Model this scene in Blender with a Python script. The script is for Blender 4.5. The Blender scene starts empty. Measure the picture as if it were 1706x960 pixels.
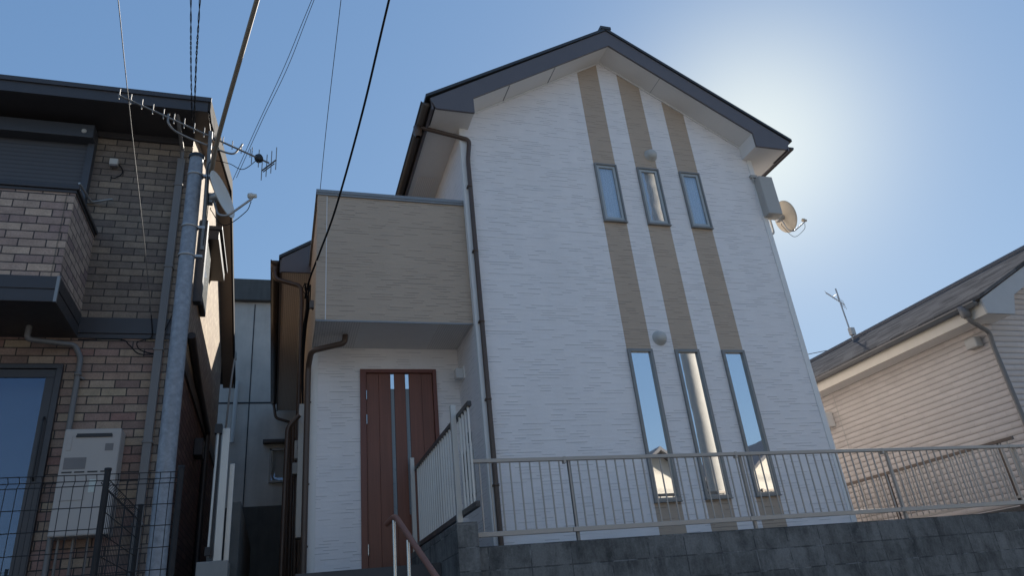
import bpy, bmesh, math, random
from mathutils import Vector, Matrix
random.seed(7)
PI = math.pi; R = math.radians
S = bpy.context.scene
C = bpy.context.collection

# ------------------------------------------------------------------ camera
EYE = Vector((0, 0, 1.5))
FOC = 1180.0
FW = Vector((0.30455434, 0.85255271, 0.42473585))
RT = Vector((0.95169603, -0.29062996, -0.09903988))
UP = Vector((-0.03900424, -0.43438244, 0.89988364))
cd = bpy.data.cameras.new('camera'); cam = bpy.data.objects.new('camera', cd); C.objects.link(cam)
m = Matrix((RT, UP, -FW)).transposed().to_4x4(); m.translation = EYE
cam.matrix_world = m
cd.sensor_fit = 'HORIZONTAL'; cd.sensor_width = 36; cd.lens = FOC / 1706 * 36
cd.clip_start = 0.05; cd.clip_end = 2000
S.camera = cam
S.render.resolution_x = 1024; S.render.resolution_y = 577

# ------------------------------------------------------------------ sky, sun, exposure
SUN_EL, SUN_AZ = R(32.2), R(43.0)            # azimuth from +Y towards +X
w = bpy.data.worlds.new('World'); S.world = w; w.use_nodes = True
wn = w.node_tree.nodes; wl = w.node_tree.links; wn.clear()
sky = wn.new('ShaderNodeTexSky'); sky.sky_type = 'NISHITA'; sky.sun_disc = False
sky.sun_elevation = SUN_EL; sky.sun_rotation = SUN_AZ
sky.air_density = 1.0; sky.dust_density = 0.2; sky.ozone_density = 3.0; sky.altitude = 50
bg = wn.new('ShaderNodeBackground'); bg.inputs['Strength'].default_value = 0.066
wo = wn.new('ShaderNodeOutputWorld')
# the physical sky has more contrast than the photograph keeps: soften it channel by channel
ssp = wn.new('ShaderNodeSeparateColor'); scb = wn.new('ShaderNodeCombineColor'); wl.new(sky.outputs[0], ssp.inputs[0])
# and give it the bright aureole of the low sun
tc = wn.new('ShaderNodeTexCoord'); nv = wn.new('ShaderNodeVectorMath'); nv.operation = 'NORMALIZE'; wl.new(tc.outputs['Generated'], nv.inputs[0])
dv = wn.new('ShaderNodeVectorMath'); dv.operation = 'DOT_PRODUCT'; wl.new(nv.outputs[0], dv.inputs[0])
dv.inputs[1].default_value = (math.sin(SUN_AZ)*math.cos(SUN_EL), math.cos(SUN_AZ)*math.cos(SUN_EL), math.sin(SUN_EL))
mxn = wn.new('ShaderNodeMath'); mxn.operation = 'MAXIMUM'; wl.new(dv.outputs['Value'], mxn.inputs[0]); mxn.inputs[1].default_value = 0
aur = wn.new('ShaderNodeMath'); aur.operation = 'POWER'; wl.new(mxn.outputs[0], aur.inputs[0]); aur.inputs[1].default_value = 90
for ch, (gm, am, km) in enumerate(((.56, .60, .40), (.46, .68, .36), (.34, .80, .17))):
    a_ = wn.new('ShaderNodeMath'); a_.operation = 'MULTIPLY'; wl.new(ssp.outputs[ch], a_.inputs[0]); a_.inputs[1].default_value = .1
    b_ = wn.new('ShaderNodeMath'); b_.operation = 'POWER'; wl.new(a_.outputs[0], b_.inputs[0]); b_.inputs[1].default_value = gm
    c_ = wn.new('ShaderNodeMath'); c_.operation = 'MULTIPLY'; wl.new(b_.outputs[0], c_.inputs[0]); c_.inputs[1].default_value = am*10
    d_ = wn.new('ShaderNodeMath'); d_.operation = 'MULTIPLY_ADD'; wl.new(aur.outputs[0], d_.inputs[0]); d_.inputs[1].default_value = km*10; wl.new(c_.outputs[0], d_.inputs[2])
    wl.new(d_.outputs[0], scb.inputs[ch])
wl.new(scb.outputs[0], bg.inputs[0]); wl.new(bg.outputs[0], wo.inputs[0])
sd = bpy.data.lights.new('sun', 'SUN'); sd.energy = 5.0; sd.angle = R(0.53); sd.color = (1, .93, .82)
so = bpy.data.objects.new('sun', sd); C.objects.link(so)
sdir = Vector((math.sin(SUN_AZ) * math.cos(SUN_EL), math.cos(SUN_AZ) * math.cos(SUN_EL), math.sin(SUN_EL)))
so.rotation_euler = sdir.to_track_quat('Z', 'Y').to_euler(); so.location = (20, 20, 30)
vs = S.view_settings; vs.view_transform = 'Standard'; vs.look = 'None'; vs.exposure = 0.62; vs.gamma = 1; vs.use_curve_mapping = False

# ------------------------------------------------------------------ helpers
def at(px, py, Y=None, X=None):
    """the point of the world plane Y=.. or X=.. seen at this place of the photograph"""
    d = FW + RT * ((px - 853) / FOC) - UP * ((py - 480) / FOC)
    t = Y / d.y if Y is not None else X / d.x
    return EYE + d * t

def thing(name, label, cat, loc=(0, 0, 0), group=None, kind=None):
    o = bpy.data.objects.new(name, None); C.objects.link(o); o.location = loc
    o.empty_display_size = .1
    o['label'] = label; o['category'] = cat
    if group: o['group'] = group
    return o

def tag(o, label=None, cat=None, group=None, kind=None):
    if label: o['label'] = label
    if cat: o['category'] = cat
    if group: o['group'] = group
    if kind: o['kind'] = kind
    return o

class MB:
    def __init__(s): s.v = []; s.f = []; s.mi = []; s.sm = []
    def add(s, vs, fs, mi=0, sm=False):
        b = len(s.v); s.v += [tuple(v) for v in vs]
        s.f += [tuple(b + i for i in f) for f in fs]; s.mi += [mi] * len(fs); s.sm += [sm] * len(fs)
        return s
    def box(s, x0, x1, y0, y1, z0, z1, mi=0):
        x0, x1 = sorted((x0, x1)); y0, y1 = sorted((y0, y1)); z0, z1 = sorted((z0, z1))
        return s.add([(x0,y0,z0),(x1,y0,z0),(x1,y1,z0),(x0,y1,z0),(x0,y0,z1),(x1,y0,z1),(x1,y1,z1),(x0,y1,z1)],
              [(0,3,2,1),(4,5,6,7),(0,1,5,4),(1,2,6,5),(2,3,7,6),(3,0,4,7)], mi)
    def quad(s, a, b, c, d, mi=0): return s.add([a, b, c, d], [(0,1,2,3)], mi)
    def poly(s, pts, mi=0): return s.add(pts, [tuple(range(len(pts)))], mi)
    def prism(s, pts, vec, mi=0):
        vec = Vector(vec); n = len(pts); p = [Vector(q) for q in pts]
        vs = p + [q + vec for q in p]
        fs = [tuple(range(n))[::-1], tuple(range(n, 2*n))] + [(i, (i+1) % n, n + (i+1) % n, n + i) for i in range(n)]
        return s.add(vs, fs, mi)
    def tube(s, pts, r, seg=10, mi=0, caps=True, sm=True, sq=None):
        pts = [Vector(p) for p in pts]; n = len(pts)
        rs = r if isinstance(r, (list, tuple)) else [r] * n
        vs = []; t0 = (pts[1] - pts[0]).normalized()
        a = Vector((0,0,1)) if abs(t0.z) < .9 else Vector((0,1,0))
        nrm = (a - t0 * a.dot(t0)).normalized()
        for i, p in enumerate(pts):
            if i == 0: t = t0
            elif i == n-1: t = (pts[i] - pts[i-1]).normalized()
            else: t = ((pts[i+1] - p).normalized() + (p - pts[i-1]).normalized()).normalized()
            nrm = (nrm - t * nrm.dot(t)).normalized(); b = t.cross(nrm)
            k = 1.0
            if 0 < i < n-1:
                c = (pts[i+1]-p).normalized().dot((p-pts[i-1]).normalized()); k = min(1.5, 1/max(.5, math.sqrt((1+c)/2)))
            for j in range(seg):
                an = 2*PI*j/seg
                vs.append(p + (nrm*math.cos(an) + b*math.sin(an)) * rs[i] * (k if k > 1 and False else 1))
        fs = [(i*seg+j, i*seg+(j+1)%seg, (i+1)*seg+(j+1)%seg, (i+1)*seg+j) for i in range(n-1) for j in range(seg)]
        s.add(vs, fs, mi, sm)
        if caps:
            b0 = len(s.v); s.add(vs[:seg], [tuple(range(seg))[::-1]], mi); s.add(vs[-seg:], [tuple(range(seg))], mi)
        return s
    def lathe(s, prof, o, ax=(0,0,1), seg=24, mi=0):
        """profile of (radius, along) about an axis through o"""
        ax = Vector(ax).normalized(); o = Vector(o)
        a = Vector((0,0,1)) if abs(ax.z) < .9 else Vector((1,0,0))
        u = (a - ax*a.dot(ax)).normalized(); v = ax.cross(u); vs = []
        for (r, h) in prof:
            for j in range(seg):
                an = 2*PI*j/seg; vs.append(o + ax*h + (u*math.cos(an) + v*math.sin(an))*r)
        n = len(prof)
        fs = [(i*seg+j, i*seg+(j+1)%seg, (i+1)*seg+(j+1)%seg, (i+1)*seg+j) for i in range(n-1) for j in range(seg)]
        return s.add(vs, fs, mi, True)
    def build(s, name, mats, parent=None, bevel=0):
        me = bpy.data.meshes.new(name)
        off = Vector((0,0,0))
        if parent:
            q = parent
            while q: off += q.location; q = q.parent
        me.from_pydata([Vector(v) - off for v in s.v], [], s.f)
        mats = mats if isinstance(mats, (list, tuple)) else [mats]
        for mm in mats: me.materials.append(mm)
        for p, mi, sm in zip(me.polygons, s.mi, s.sm): p.material_index = mi; p.use_smooth = sm
        me.update()
        o = bpy.data.objects.new(name, me); C.objects.link(o)
        if parent: o.parent = parent
        if bevel:
            bv = o.modifiers.new('bevel', 'BEVEL'); bv.width = bevel; bv.segments = 2; bv.limit_method = 'ANGLE'; bv.angle_limit = R(40)
        return o

def bend(pts, r=.06, n=5):
    """round the corners of a pipe path"""
    pts = [Vector(p) for p in pts]; out = [pts[0]]
    for i in range(1, len(pts)-1):
        p = pts[i]; a = pts[i-1]-p; b = pts[i+1]-p
        ra = min(r, a.length*.45, b.length*.45)
        A = p + a.normalized()*ra; B = p + b.normalized()*ra
        for k in range(n+1):
            t = k/n; out.append(A*(1-t)**2 + p*2*t*(1-t) + B*t*t)
    out.append(pts[-1]); return out

def curve(pts, n=8):
    """Catmull-Rom through points"""
    P = [Vector(p) for p in pts]; P = [P[0]*2-P[1]] + P + [P[-1]*2-P[-2]]; out = []
    for i in range(1, len(P)-2):
        for k in range(n):
            t = k/n; a,b,c,d = P[i-1],P[i],P[i+1],P[i+2]
            out.append(.5*((2*b)+(c-a)*t+(2*a-5*b+4*c-d)*t*t+(3*b-a-3*c+d)*t**3))
    out.append(P[-2]); return out

# ------------------------------------------------------------------ materials
class NT:
    def __init__(s, name):
        s.m = bpy.data.materials.new(name); s.m.use_nodes = True; s.t = s.m.node_tree
        s.t.nodes.clear(); s.out = s.t.nodes.new('ShaderNodeOutputMaterial')
    def n(s, typ, **kw):
        nd = s.t.nodes.new(typ)
        for k, v in kw.items():
            if k.startswith('i_'):
                key = k[2:]; key = int(key) if key.isdigit() else key.replace('_', ' ')
                s.put(nd, key, v)
            else: setattr(nd, k, v)
        return nd
    def put(s, nd, key, v):
        if isinstance(v, bpy.types.NodeSocket): s.t.links.new(v, nd.inputs[key])
        else:
            if isinstance(v, (tuple, list)) and len(v) == 3 and nd.inputs[key].type == 'RGBA': v = (*v, 1)
            nd.inputs[key].default_value = v
    def math(s, op, a, b=0, c=0):
        nd = s.t.nodes.new('ShaderNodeMath'); nd.operation = op
        s.put(nd, 0, a); s.put(nd, 1, b)
        if len(nd.inputs) > 2: s.put(nd, 2, c)
        return nd.outputs[0]
    def mix(s, f, a, b, blend='MIX'):
        nd = s.t.nodes.new('ShaderNodeMix'); nd.data_type = 'RGBA'; nd.blend_type = blend
        s.put(nd, 0, f); s.put(nd, 6, a); s.put(nd, 7, b); return nd.outputs[2]
    def ramp(s, f, stops):
        nd = s.t.nodes.new('ShaderNodeValToRGB'); s.put(nd, 0, f)
        el = nd.color_ramp.elements
        while len(el) < len(stops): el.new(.5)
        for e, (p, c) in zip(el, stops): e.position = p; e.color = (*c, 1) if len(c) == 3 else c
        return nd.outputs[0]
    def pos(s):
        g = s.n('ShaderNodeNewGeometry'); return g.outputs['Position'], g.outputs['True Normal']
    def noise(s, vec, scale, detail=3, rough=.55, out=0):
        nd = s.n('ShaderNodeTexNoise', i_Vector=vec, i_Scale=scale, i_Detail=detail, i_Roughness=rough); return nd.outputs[out]
    def scalev(s, vec, sc):
        nd = s.n('ShaderNodeVectorMath', operation='MULTIPLY'); s.put(nd, 0, vec); s.put(nd, 1, sc); return nd.outputs[0]
    def wallcoord(s):
        p, nr = s.pos(); sp = s.n('ShaderNodeSeparateXYZ', i_0=p); sn = s.n('ShaderNodeSeparateXYZ', i_0=nr)
        isx = s.math('GREATER_THAN', s.math('ABSOLUTE', sn.outputs[0]), .6)
        u = s.math('ADD', s.math('MULTIPLY', sp.outputs[0], s.math('SUBTRACT', 1, isx)), s.math('MULTIPLY', sp.outputs[1], isx))
        return u, sp.outputs[2], p
    def bsdf(s, color, rough=.6, metal=0, bump=None, bd=.01, bs=1.0, spec=.5, coat=0):
        b = s.n('ShaderNodeBsdfPrincipled'); s.put(b, 'Base Color', color); s.put(b, 'Roughness', rough); s.put(b, 'Metallic', metal)
        s.put(b, 'Specular IOR Level', spec); s.put(b, 'Coat Weight', coat)
        if bump is not None:
            bn = s.n('ShaderNodeBump', i_Height=bump, i_Distance=bd, i_Strength=bs); s.t.links.new(bn.outputs[0], b.inputs['Normal'])
        s.t.links.new(b.outputs[0], s.out.inputs[0]); return s.m

def plain(name, col, rough=.5, metal=0, var=.12, scale=6, bump=0, spec=.5, streak=0):
    t = NT(name); p, _ = t.pos()
    n1 = t.noise(p, scale, 5, .6)
    v = t.math('MULTIPLY_ADD', n1, 2*var, 1-var)
    if streak:
        n2 = t.noise(t.scalev(p, (9, 9, .8)), 1.0, 4, .6); v = t.math('MULTIPLY', v, t.math('MULTIPLY_ADD', n2, 2*streak, 1-streak))
    c = t.mix(1.0, col, v, 'MULTIPLY')
    rr = t.math('MULTIPLY_ADD', t.noise(p, scale*3, 3), .2, rough-.1)
    return t.bsdf(c, rr, metal, bump=t.noise(p, scale*12, 4) if bump else None, bd=.003, bs=bump, spec=spec)

def siding(name, col, row=.034, cell=.135, dirt=.08):
    """fine stacked-stone ceramic siding: short random undercut ledges"""
    t = NT(name); u, z, p = t.wallcoord()
    zr = t.math('DIVIDE', z, row); ri = t.math('FLOOR', zr); fr = t.math('FRACT', zr)
    def wn(a, b):
        cb = t.n('ShaderNodeCombineXYZ'); t.put(cb, 0, a); t.put(cb, 1, b)
        nd = t.n('ShaderNodeTexWhiteNoise', noise_dimensions='2D'); t.t.links.new(cb.outputs[0], nd.inputs['Vector']); return nd.outputs[0]
    r0 = wn(ri, 3.3)
    cw = t.math('MULTIPLY_ADD', r0, .05, cell)
    ci = t.math('FLOOR', t.math('ADD', t.math('DIVIDE', u, cw), t.math('MULTIPLY', r0, 91)))
    h = wn(ri, ci)
    # a lip: the lower edge of some stones is undercut
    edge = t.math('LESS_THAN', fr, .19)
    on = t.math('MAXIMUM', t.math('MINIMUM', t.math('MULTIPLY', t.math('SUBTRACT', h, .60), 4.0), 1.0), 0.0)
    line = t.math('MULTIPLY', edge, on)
    big = t.noise(t.scalev(p, (3.2, 3.2, 22)), 1.0, 4, .6)
    fine = t.noise(t.scalev(p, (30, 30, 90)), 1.0, 4, .65)
    hh = t.math('ADD', t.math('MULTIPLY', h, .35), t.math('ADD', t.math('MULTIPLY', big, .55), t.math('MULTIPLY', fine, .35)))
    hh = t.math('SUBTRACT', hh, t.math('MULTIPLY', line, 1.1))
    n = t.noise(p, .9, 4); st = t.noise(t.scalev(p, (2.5, 2.5, .35)), 1, 5)
    v = t.math('MULTIPLY', t.math('MULTIPLY_ADD', n, .12, .94), t.math('MULTIPLY_ADD', st, 2*dirt, 1-dirt))
    v = t.math('MULTIPLY', v, t.math('MULTIPLY_ADD', line, -.33, 1))  # shade beneath the undercut lips, painted into the colour besides the bump
    v = t.math('MULTIPLY', v, t.math('MULTIPLY_ADD', h, .05, .97))
    return t.bsdf(t.mix(1.0, col, v, 'MULTIPLY'), .62, bump=hh, bd=.009, bs=.85, spec=.35)

def brick(name, stops, mortar, bw=.235, bh=.087, off=.5, mort=.006, bump=1.0, zoff=0, uoff=0, rough=.75, stain=.15):
    t = NT(name); u, z, p = t.wallcoord()
    cb = t.n('ShaderNodeCombineXYZ'); t.put(cb, 0, t.math('ADD', u, uoff)); t.put(cb, 1, t.math('ADD', z, zoff))
    b = t.n('ShaderNodeTexBrick', i_Vector=cb.outputs[0], i_Scale=1.0, i_Mortar_Size=mort, i_Mortar_Smooth=.1, i_Bias=0.0,
            i_Brick_Width=bw, i_Row_Height=bh, i_Color1=(0,0,0), i_Color2=(1,1,1), i_Mortar=(.5,.5,.5))
    b.offset = off
    c = t.ramp(b.outputs[0], stops)
    n2 = t.noise(p, 60, 5, .75); n3 = t.noise(p, 9, 4, .6); c = t.mix(1.0, c, t.math('MULTIPLY', t.math('MULTIPLY_ADD', n2, 1.2, .40), t.math('MULTIPLY_ADD', n3, .7, .65)), 'MULTIPLY')
    c = t.mix(b.outputs[1], c, mortar)
    st = t.noise(t.scalev(p, (3, 3, .7)), 1, 5)
    c = t.mix(1.0, c, t.math('MULTIPLY_ADD', st, 2*stain, 1-stain), 'MULTIPLY')
    hh = t.math('SUBTRACT', t.math('MULTIPLY', n2, .35), b.outputs[1])
    return t.bsdf(c, rough, bump=hh, bd=.006, bs=bump, spec=.3)

M = {}
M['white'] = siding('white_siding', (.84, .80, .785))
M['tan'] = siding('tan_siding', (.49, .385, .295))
M['trim'] = plain('white_trim', (.78, .76, .73), .5, var=.05, streak=.05)
M['soffit'] = plain('soffit_white', (.74, .71, .68), .7, var=.04)
M['fascia'] = plain('fascia_plum', (.125, .112, .118), .45, var=.1)
M['edge'] = plain('roof_edge_metal', (.045, .045, .047), .4, var=.1)
M['gutter'] = plain('gutter_brown', (.062, .046, .036), .38, var=.12)
M['pipe'] = plain('pipe_brown', (.095, .062, .046), .42, var=.12, streak=.1)
M['greypipe'] = plain('pipe_grey', (.16, .15, .145), .45, var=.1, streak=.1)
M['cap'] = plain('cap_metal', (.26, .26, .26), .4, metal=.3, var=.08)
M['winframe'] = plain('window_frame_grey', (.24, .235, .225), .4, metal=.3, var=.06)
M['curtain'] = plain('curtain_fabric', (.80, .80, .86), .9, var=.1)
M['dark'] = plain('room_dark', (.05, .05, .055), .9)
M['alu'] = plain('aluminium_beige', (.43, .385, .34), .45, metal=.15, var=.06)
M['aluwhite'] = plain('aluminium_pale', (.56, .54, .50), .42, metal=.3, var=.06, streak=.08)
M['bronze'] = plain('bronze_rail', (.055, .05, .048), .4, metal=.3)
M['handrail'] = plain('handrail_brown', (.22, .10, .07), .5, var=.2)
M['steel'] = plain('stainless', (.45, .45, .45), .25, metal=1, var=.05)
M['galv'] = plain('galvanised_steel', (.26, .28, .31), .55, metal=.35, var=.55, scale=22, streak=.15)
M['galvpale'] = plain('galvanised_thin', (.42, .42, .42), .45, metal=.6, var=.1)
M['aerial'] = plain('aerial_metal', (.22, .21, .20), .5, metal=.4, var=.15)
M['conduit'] = plain('conduit_brown', (.26, .215, .165), .6, var=.15)
M['winlight'] = plain('window_sash_pale', (.40, .42, .42), .4, metal=.1, var=.06)
M['dish'] = plain('dish_paint', (.62, .59, .53), .5, var=.05)
M['dishbeige'] = plain('dish_back_beige', (.50, .43, .34), .55, var=.06)
M['plasticgrey'] = plain('plastic_grey', (.50, .49, .46), .5, var=.05)
M['boxbeige'] = plain('box_beige', (.42, .40, .37), .5, var=.06)
M['heater'] = plain('heater_enamel', (.40, .36, .33), .42, var=.05, streak=.05)
M['labelgrey'] = plain('label_grey', (.17, .155, .15), .5)
M['sticker'] = plain('sticker_pale', (.50, .54, .50), .5, var=.35, scale=60)
M['black'] = plain('black_plastic', (.018, .018, .02), .5)
M['wire'] = plain('black_cable', (.02, .02, .022), .95, spec=.05)
M['mesh'] = plain('mesh_fence_black', (.012, .011, .012), .7, metal=0)
M['shut'] = plain('shutter_dark', (.075, .078, .088), .5, metal=.3)
M['dkmetal'] = plain('dark_brown_metal', (.055, .05, .052), .42, metal=.2, var=.1)
M['lroof'] = plain('left_fascia', (.055, .052, .056), .5, var=.12)
M['lbarge'] = plain('left_barge', (.045, .042, .042), .8, spec=.1)
M['lsoffit'] = plain('left_soffit', (.20, .16, .135), .7)
M['asphalt'] = plain('asphalt', (.16, .155, .15), .9, var=.25, scale=40, bump=.5)
M['soil'] = plain('yard_gravel', (.16, .145, .13), .95, var=.3, scale=30, bump=.8)
M['conc'] = plain('concrete', (.27, .26, .245), .85, var=.18, scale=3, bump=.4, streak=.2)
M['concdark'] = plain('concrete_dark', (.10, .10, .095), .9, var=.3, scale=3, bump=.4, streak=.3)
M['porch'] = plain('porch_tile', (.06, .058, .06), .6)
M['cream'] = plain('cream_fascia', (.62, .56, .48), .5, var=.06, streak=.06)
M['bluegrey'] = plain('verge_board', (.42, .42, .42), .55, var=.12, scale=3)
M['housepale'] = plain('pale_render', (.66, .62, .54), .8, var=.08)
M['roofgrey'] = plain('slate_grey', (.13, .13, .14), .7)
M['polecon'] = plain('pole_concrete', (.46, .45, .42), .8, var=.06, scale=2)
M['lampglass'] = plain('lamp_glass', (.60, .60, .60), .25)
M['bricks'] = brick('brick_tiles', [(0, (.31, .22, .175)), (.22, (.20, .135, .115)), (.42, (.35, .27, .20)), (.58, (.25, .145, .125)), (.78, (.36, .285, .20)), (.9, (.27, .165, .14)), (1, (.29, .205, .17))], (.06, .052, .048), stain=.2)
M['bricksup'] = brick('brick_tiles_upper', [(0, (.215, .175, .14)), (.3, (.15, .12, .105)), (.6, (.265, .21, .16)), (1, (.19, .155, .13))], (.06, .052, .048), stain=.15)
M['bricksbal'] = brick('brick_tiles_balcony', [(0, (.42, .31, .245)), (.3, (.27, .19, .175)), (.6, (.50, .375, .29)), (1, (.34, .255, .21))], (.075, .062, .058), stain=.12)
M['stucco'] = brick('side_tiles', [(0, (.42, .34, .25)), (.5, (.36, .28, .22)), (1, (.47, .39, .29))], (.2, .16, .13), bw=.235, bh=.079)
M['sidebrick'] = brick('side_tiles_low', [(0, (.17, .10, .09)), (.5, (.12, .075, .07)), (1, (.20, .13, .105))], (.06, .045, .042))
M['block'] = brick('concrete_block', [(0, (.082, .085, .09)), (.5, (.12, .122, .125)), (1, (.10, .104, .11))], (.13, .13, .13), bw=.4, bh=.2, off=0.0, mort=.004, bump=.7, zoff=-.09, uoff=.17, rough=.9, stain=.45)

def blockmat():
    t = NT('block_wall'); u, z, p = t.wallcoord()
    cb = t.n('ShaderNodeCombineXYZ'); t.put(cb, 0, t.math('ADD', u, .17)); t.put(cb, 1, t.math('ADD', t.math('ADD', z, -.1445), t.math('MULTIPLY', u, .008)))
    b = t.n('ShaderNodeTexBrick', i_Vector=cb.outputs[0], i_Scale=1.0, i_Mortar_Size=.006, i_Mortar_Smooth=.15, i_Bias=0.0,
            i_Brick_Width=.4, i_Row_Height=.2, i_Color1=(0,0,0), i_Color2=(1,1,1), i_Mortar=(.5,.5,.5)); b.offset = 0
    base = t.ramp(b.outputs[0], [(0, (.112, .112, .108)), (.35, (.155, .154, .148)), (.7, (.128, .128, .124)), (1, (.172, .171, .165))])
    big = t.noise(p, 2.3, 6, .7); stv = t.noise(t.scalev(p, (9, 9, 2.2)), 1, 6, .75); fine = t.noise(p, 55, 4, .7)
    blot = t.ramp(t.math('ADD', t.math('MULTIPLY', big, .6), t.math('MULTIPLY', stv, .45)), [(.42, (.5,.51,.52)), (.50, (.88,.88,.88)), (.60, (1.3,1.3,1.3))])
    c = t.mix(1.0, base, blot, 'MULTIPLY'); c = t.mix(1.0, c, t.math('MULTIPLY_ADD', fine, .8, .6), 'MULTIPLY')
    wh = t.ramp(t.noise(t.scalev(p, (38, 38, 1.4)), 1, 3, .6), [(.68, (0,0,0)), (.78, (1,1,1))])
    c = t.mix(t.math('MULTIPLY', wh, .25), c, (.3, .31, .32))
    c = t.mix(t.math('MULTIPLY', b.outputs[1], .62), c, t.ramp(t.noise(p, 4, 4, .7), [(.48, (.04,.042,.043)), (.62, (.27,.27,.27))]))
    hh = t.math('SUBTRACT', t.math('MULTIPLY', fine, .5), t.math('MULTIPLY', b.outputs[1], .9))
    return t.bsdf(c, .9, bump=hh, bd=.006, bs=.8, spec=.25)
M['blockwall'] = blockmat()

def shiplap(name, col, row=.091):
    """rounded courses with staggered vertical breaks"""
    t = NT(name); u, z, p = t.wallcoord()
    zr = t.math('DIVIDE', z, row); fr = t.math('FRACT', zr); ri = t.math('FLOOR', zr)
    prof = t.math('SINE', t.math('MULTIPLY', fr, PI))
    prof = t.math('POWER', prof, .6)
    cb = t.n('ShaderNodeCombineXYZ'); t.put(cb, 0, u); t.put(cb, 1, z)
    b = t.n('ShaderNodeTexBrick', i_Vector=cb.outputs[0], i_Scale=1.0, i_Mortar_Size=.004, i_Mortar_Smooth=.6, i_Brick_Width=.27, i_Row_Height=row, i_Color1=(0,0,0), i_Color2=(1,1,1), i_Mortar=(.5,.5,.5))
    b.offset = .41
    hh = t.math('ADD', t.math('MULTIPLY', prof, 1.3), t.math('MULTIPLY', b.outputs[0], .35)); hh = t.math('SUBTRACT', hh, t.math('MULTIPLY', b.outputs[1], .5))
    n = t.noise(p, 1.5, 4); v = t.math('MULTIPLY', t.math('MULTIPLY_ADD', n, .2, .9), t.math('MULTIPLY_ADD', b.outputs[0], .1, .93))
    gr = t.math('LESS_THAN', fr, .1); v = t.math('MULTIPLY', v, t.math('MULTIPLY_ADD', gr, -.18, 1))  # shadow along each course's lower edge is put into the colour
    return t.bsdf(t.mix(1.0, col, v, 'MULTIPLY'), .65, bump=hh, bd=.012, bs=.9, spec=.3)
M['nwall'] = shiplap('neighbour_siding', (.55, .49, .455))

def grooved(name, col, step=.03, axis=1):
    t = NT(name); p, _ = t.pos(); sp = t.n('ShaderNodeSeparateXYZ', i_0=p)
    f = t.math('FRACT', t.math('DIVIDE', sp.outputs[axis], step)); g = t.math('LESS_THAN', f, .3)
    v = t.math('MULTIPLY_ADD', g, -.22, 1)
    return t.bsdf(t.mix(1.0, col, v, 'MULTIPLY'), .65, bump=t.math('MULTIPLY', g, -1), bd=.005, bs=.8)
M['soffitx'] = grooved('soffit_ribbed', (.72, .70, .68), .03, 0)
M['soffity'] = grooved('soffit_ribbed_side', (.82, .76, .71), .03, 0)
M['soffitgrey'] = plain('soffit_grey', (.70, .69, .68), .7, var=.05)
M['shutter'] = grooved('roller_slats', (.085, .088, .10), .055, 2)
M['shingle'] = None
def shingles():
    t = NT('roof_shingles'); p, _ = t.pos(); sp = t.n('ShaderNodeSeparateXYZ', i_0=p)
    cb = t.n('ShaderNodeCombineXYZ'); t.put(cb, 0, sp.outputs[1]); t.put(cb, 1, sp.outputs[0])
    b = t.n('ShaderNodeTexBrick', i_Vector=cb.outputs[0], i_Scale=1.0, i_Mortar_Size=.006, i_Brick_Width=.3, i_Row_Height=.17, i_Color1=(0,0,0), i_Color2=(1,1,1), i_Mortar=(.5,.5,.5))
    c = t.ramp(b.outputs[0], [(0, (.075, .074, .076)), (.5, (.105, .103, .106)), (1, (.135, .133, .136))])
    n = t.noise(p, 30, 4, .7); c = t.mix(1.0, c, t.math('MULTIPLY_ADD', n, .9, .55), 'MULTIPLY')
    row = t.math('FRACT', t.math('DIVIDE', sp.outputs[0], .17))
    hh = t.math('ADD', t.math('MULTIPLY', row, -1), t.math('MULTIPLY', n, .3))
    return t.bsdf(c, 1.0, bump=hh, bd=.012, bs=1, spec=.0)
M['shingle'] = shingles()

def backwall():
    t = NT('back_panel_wall'); u, z, p = t.wallcoord()
    n = t.noise(p, .8, 6, .65); st = t.noise(t.scalev(p, (4, 4, .5)), 1, 5, .6)
    v = t.math('MULTIPLY', t.math('MULTIPLY_ADD', n, .8, .6), t.math('MULTIPLY_ADD', st, .5, .75))
    return t.bsdf(t.mix(1.0, (.52, .475, .42), v, 'MULTIPLY'), .85, bump=t.noise(p, 20, 4), bd=.004, bs=.4)
M['backwall'] = backwall()

def wood(name, col):
    t = NT(name); p, _ = t.pos()
    g = t.noise(t.scalev(p, (70, 70, 1.6)), 1, 5, .65); g2 = t.noise(t.scalev(p, (9, 9, .6)), 1, 3)
    v = t.math('MULTIPLY', t.math('MULTIPLY_ADD', g, .7, .65), t.math('MULTIPLY_ADD', g2, .5, .75))
    return t.bsdf(t.mix(1.0, col, v, 'MULTIPLY'), .45, bump=g, bd=.001, bs=.4)
M['door'] = wood('door_wood', (.20, .073, .045))
M['doorframe'] = plain('door_frame', (.17, .055, .036), .4, var=.06)

def glass(name, refl, tint=(.9, .93, .96), wav=.0):
    t = NT(name); p, _ = t.pos()
    gl = t.n('ShaderNodeBsdfGlossy', i_Color=tint, i_Roughness=.015)
    if wav:
        bn = t.n('ShaderNodeBump', i_Height=t.noise(p, 2.2, 2), i_Distance=wav, i_Strength=1.0); t.t.links.new(bn.outputs[0], gl.inputs['Normal'])
    tr = t.n('ShaderNodeBsdfTransparent', i_Color=(.92, .93, .93))
    mx = t.n('ShaderNodeMixShader'); t.put(mx, 0, refl); t.t.links.new(tr.outputs[0], mx.inputs[1]); t.t.links.new(gl.outputs[0], mx.inputs[2])
    t.t.links.new(mx.outputs[0], t.out.inputs[0]); return t.m
M['glass'] = glass('window_glass', .27, (1,.98,.96), wav=.0015)
M['glasslow'] = glass('window_glass_low', .85, (1,.98,.96), wav=.0005)
M['glassdark'] = glass('window_glass_dark', .11, (.5, .62, .85))

M['slit'] = plain('slit_glass_frosted', (.22, .25, .27), .3, var=.05)

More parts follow.
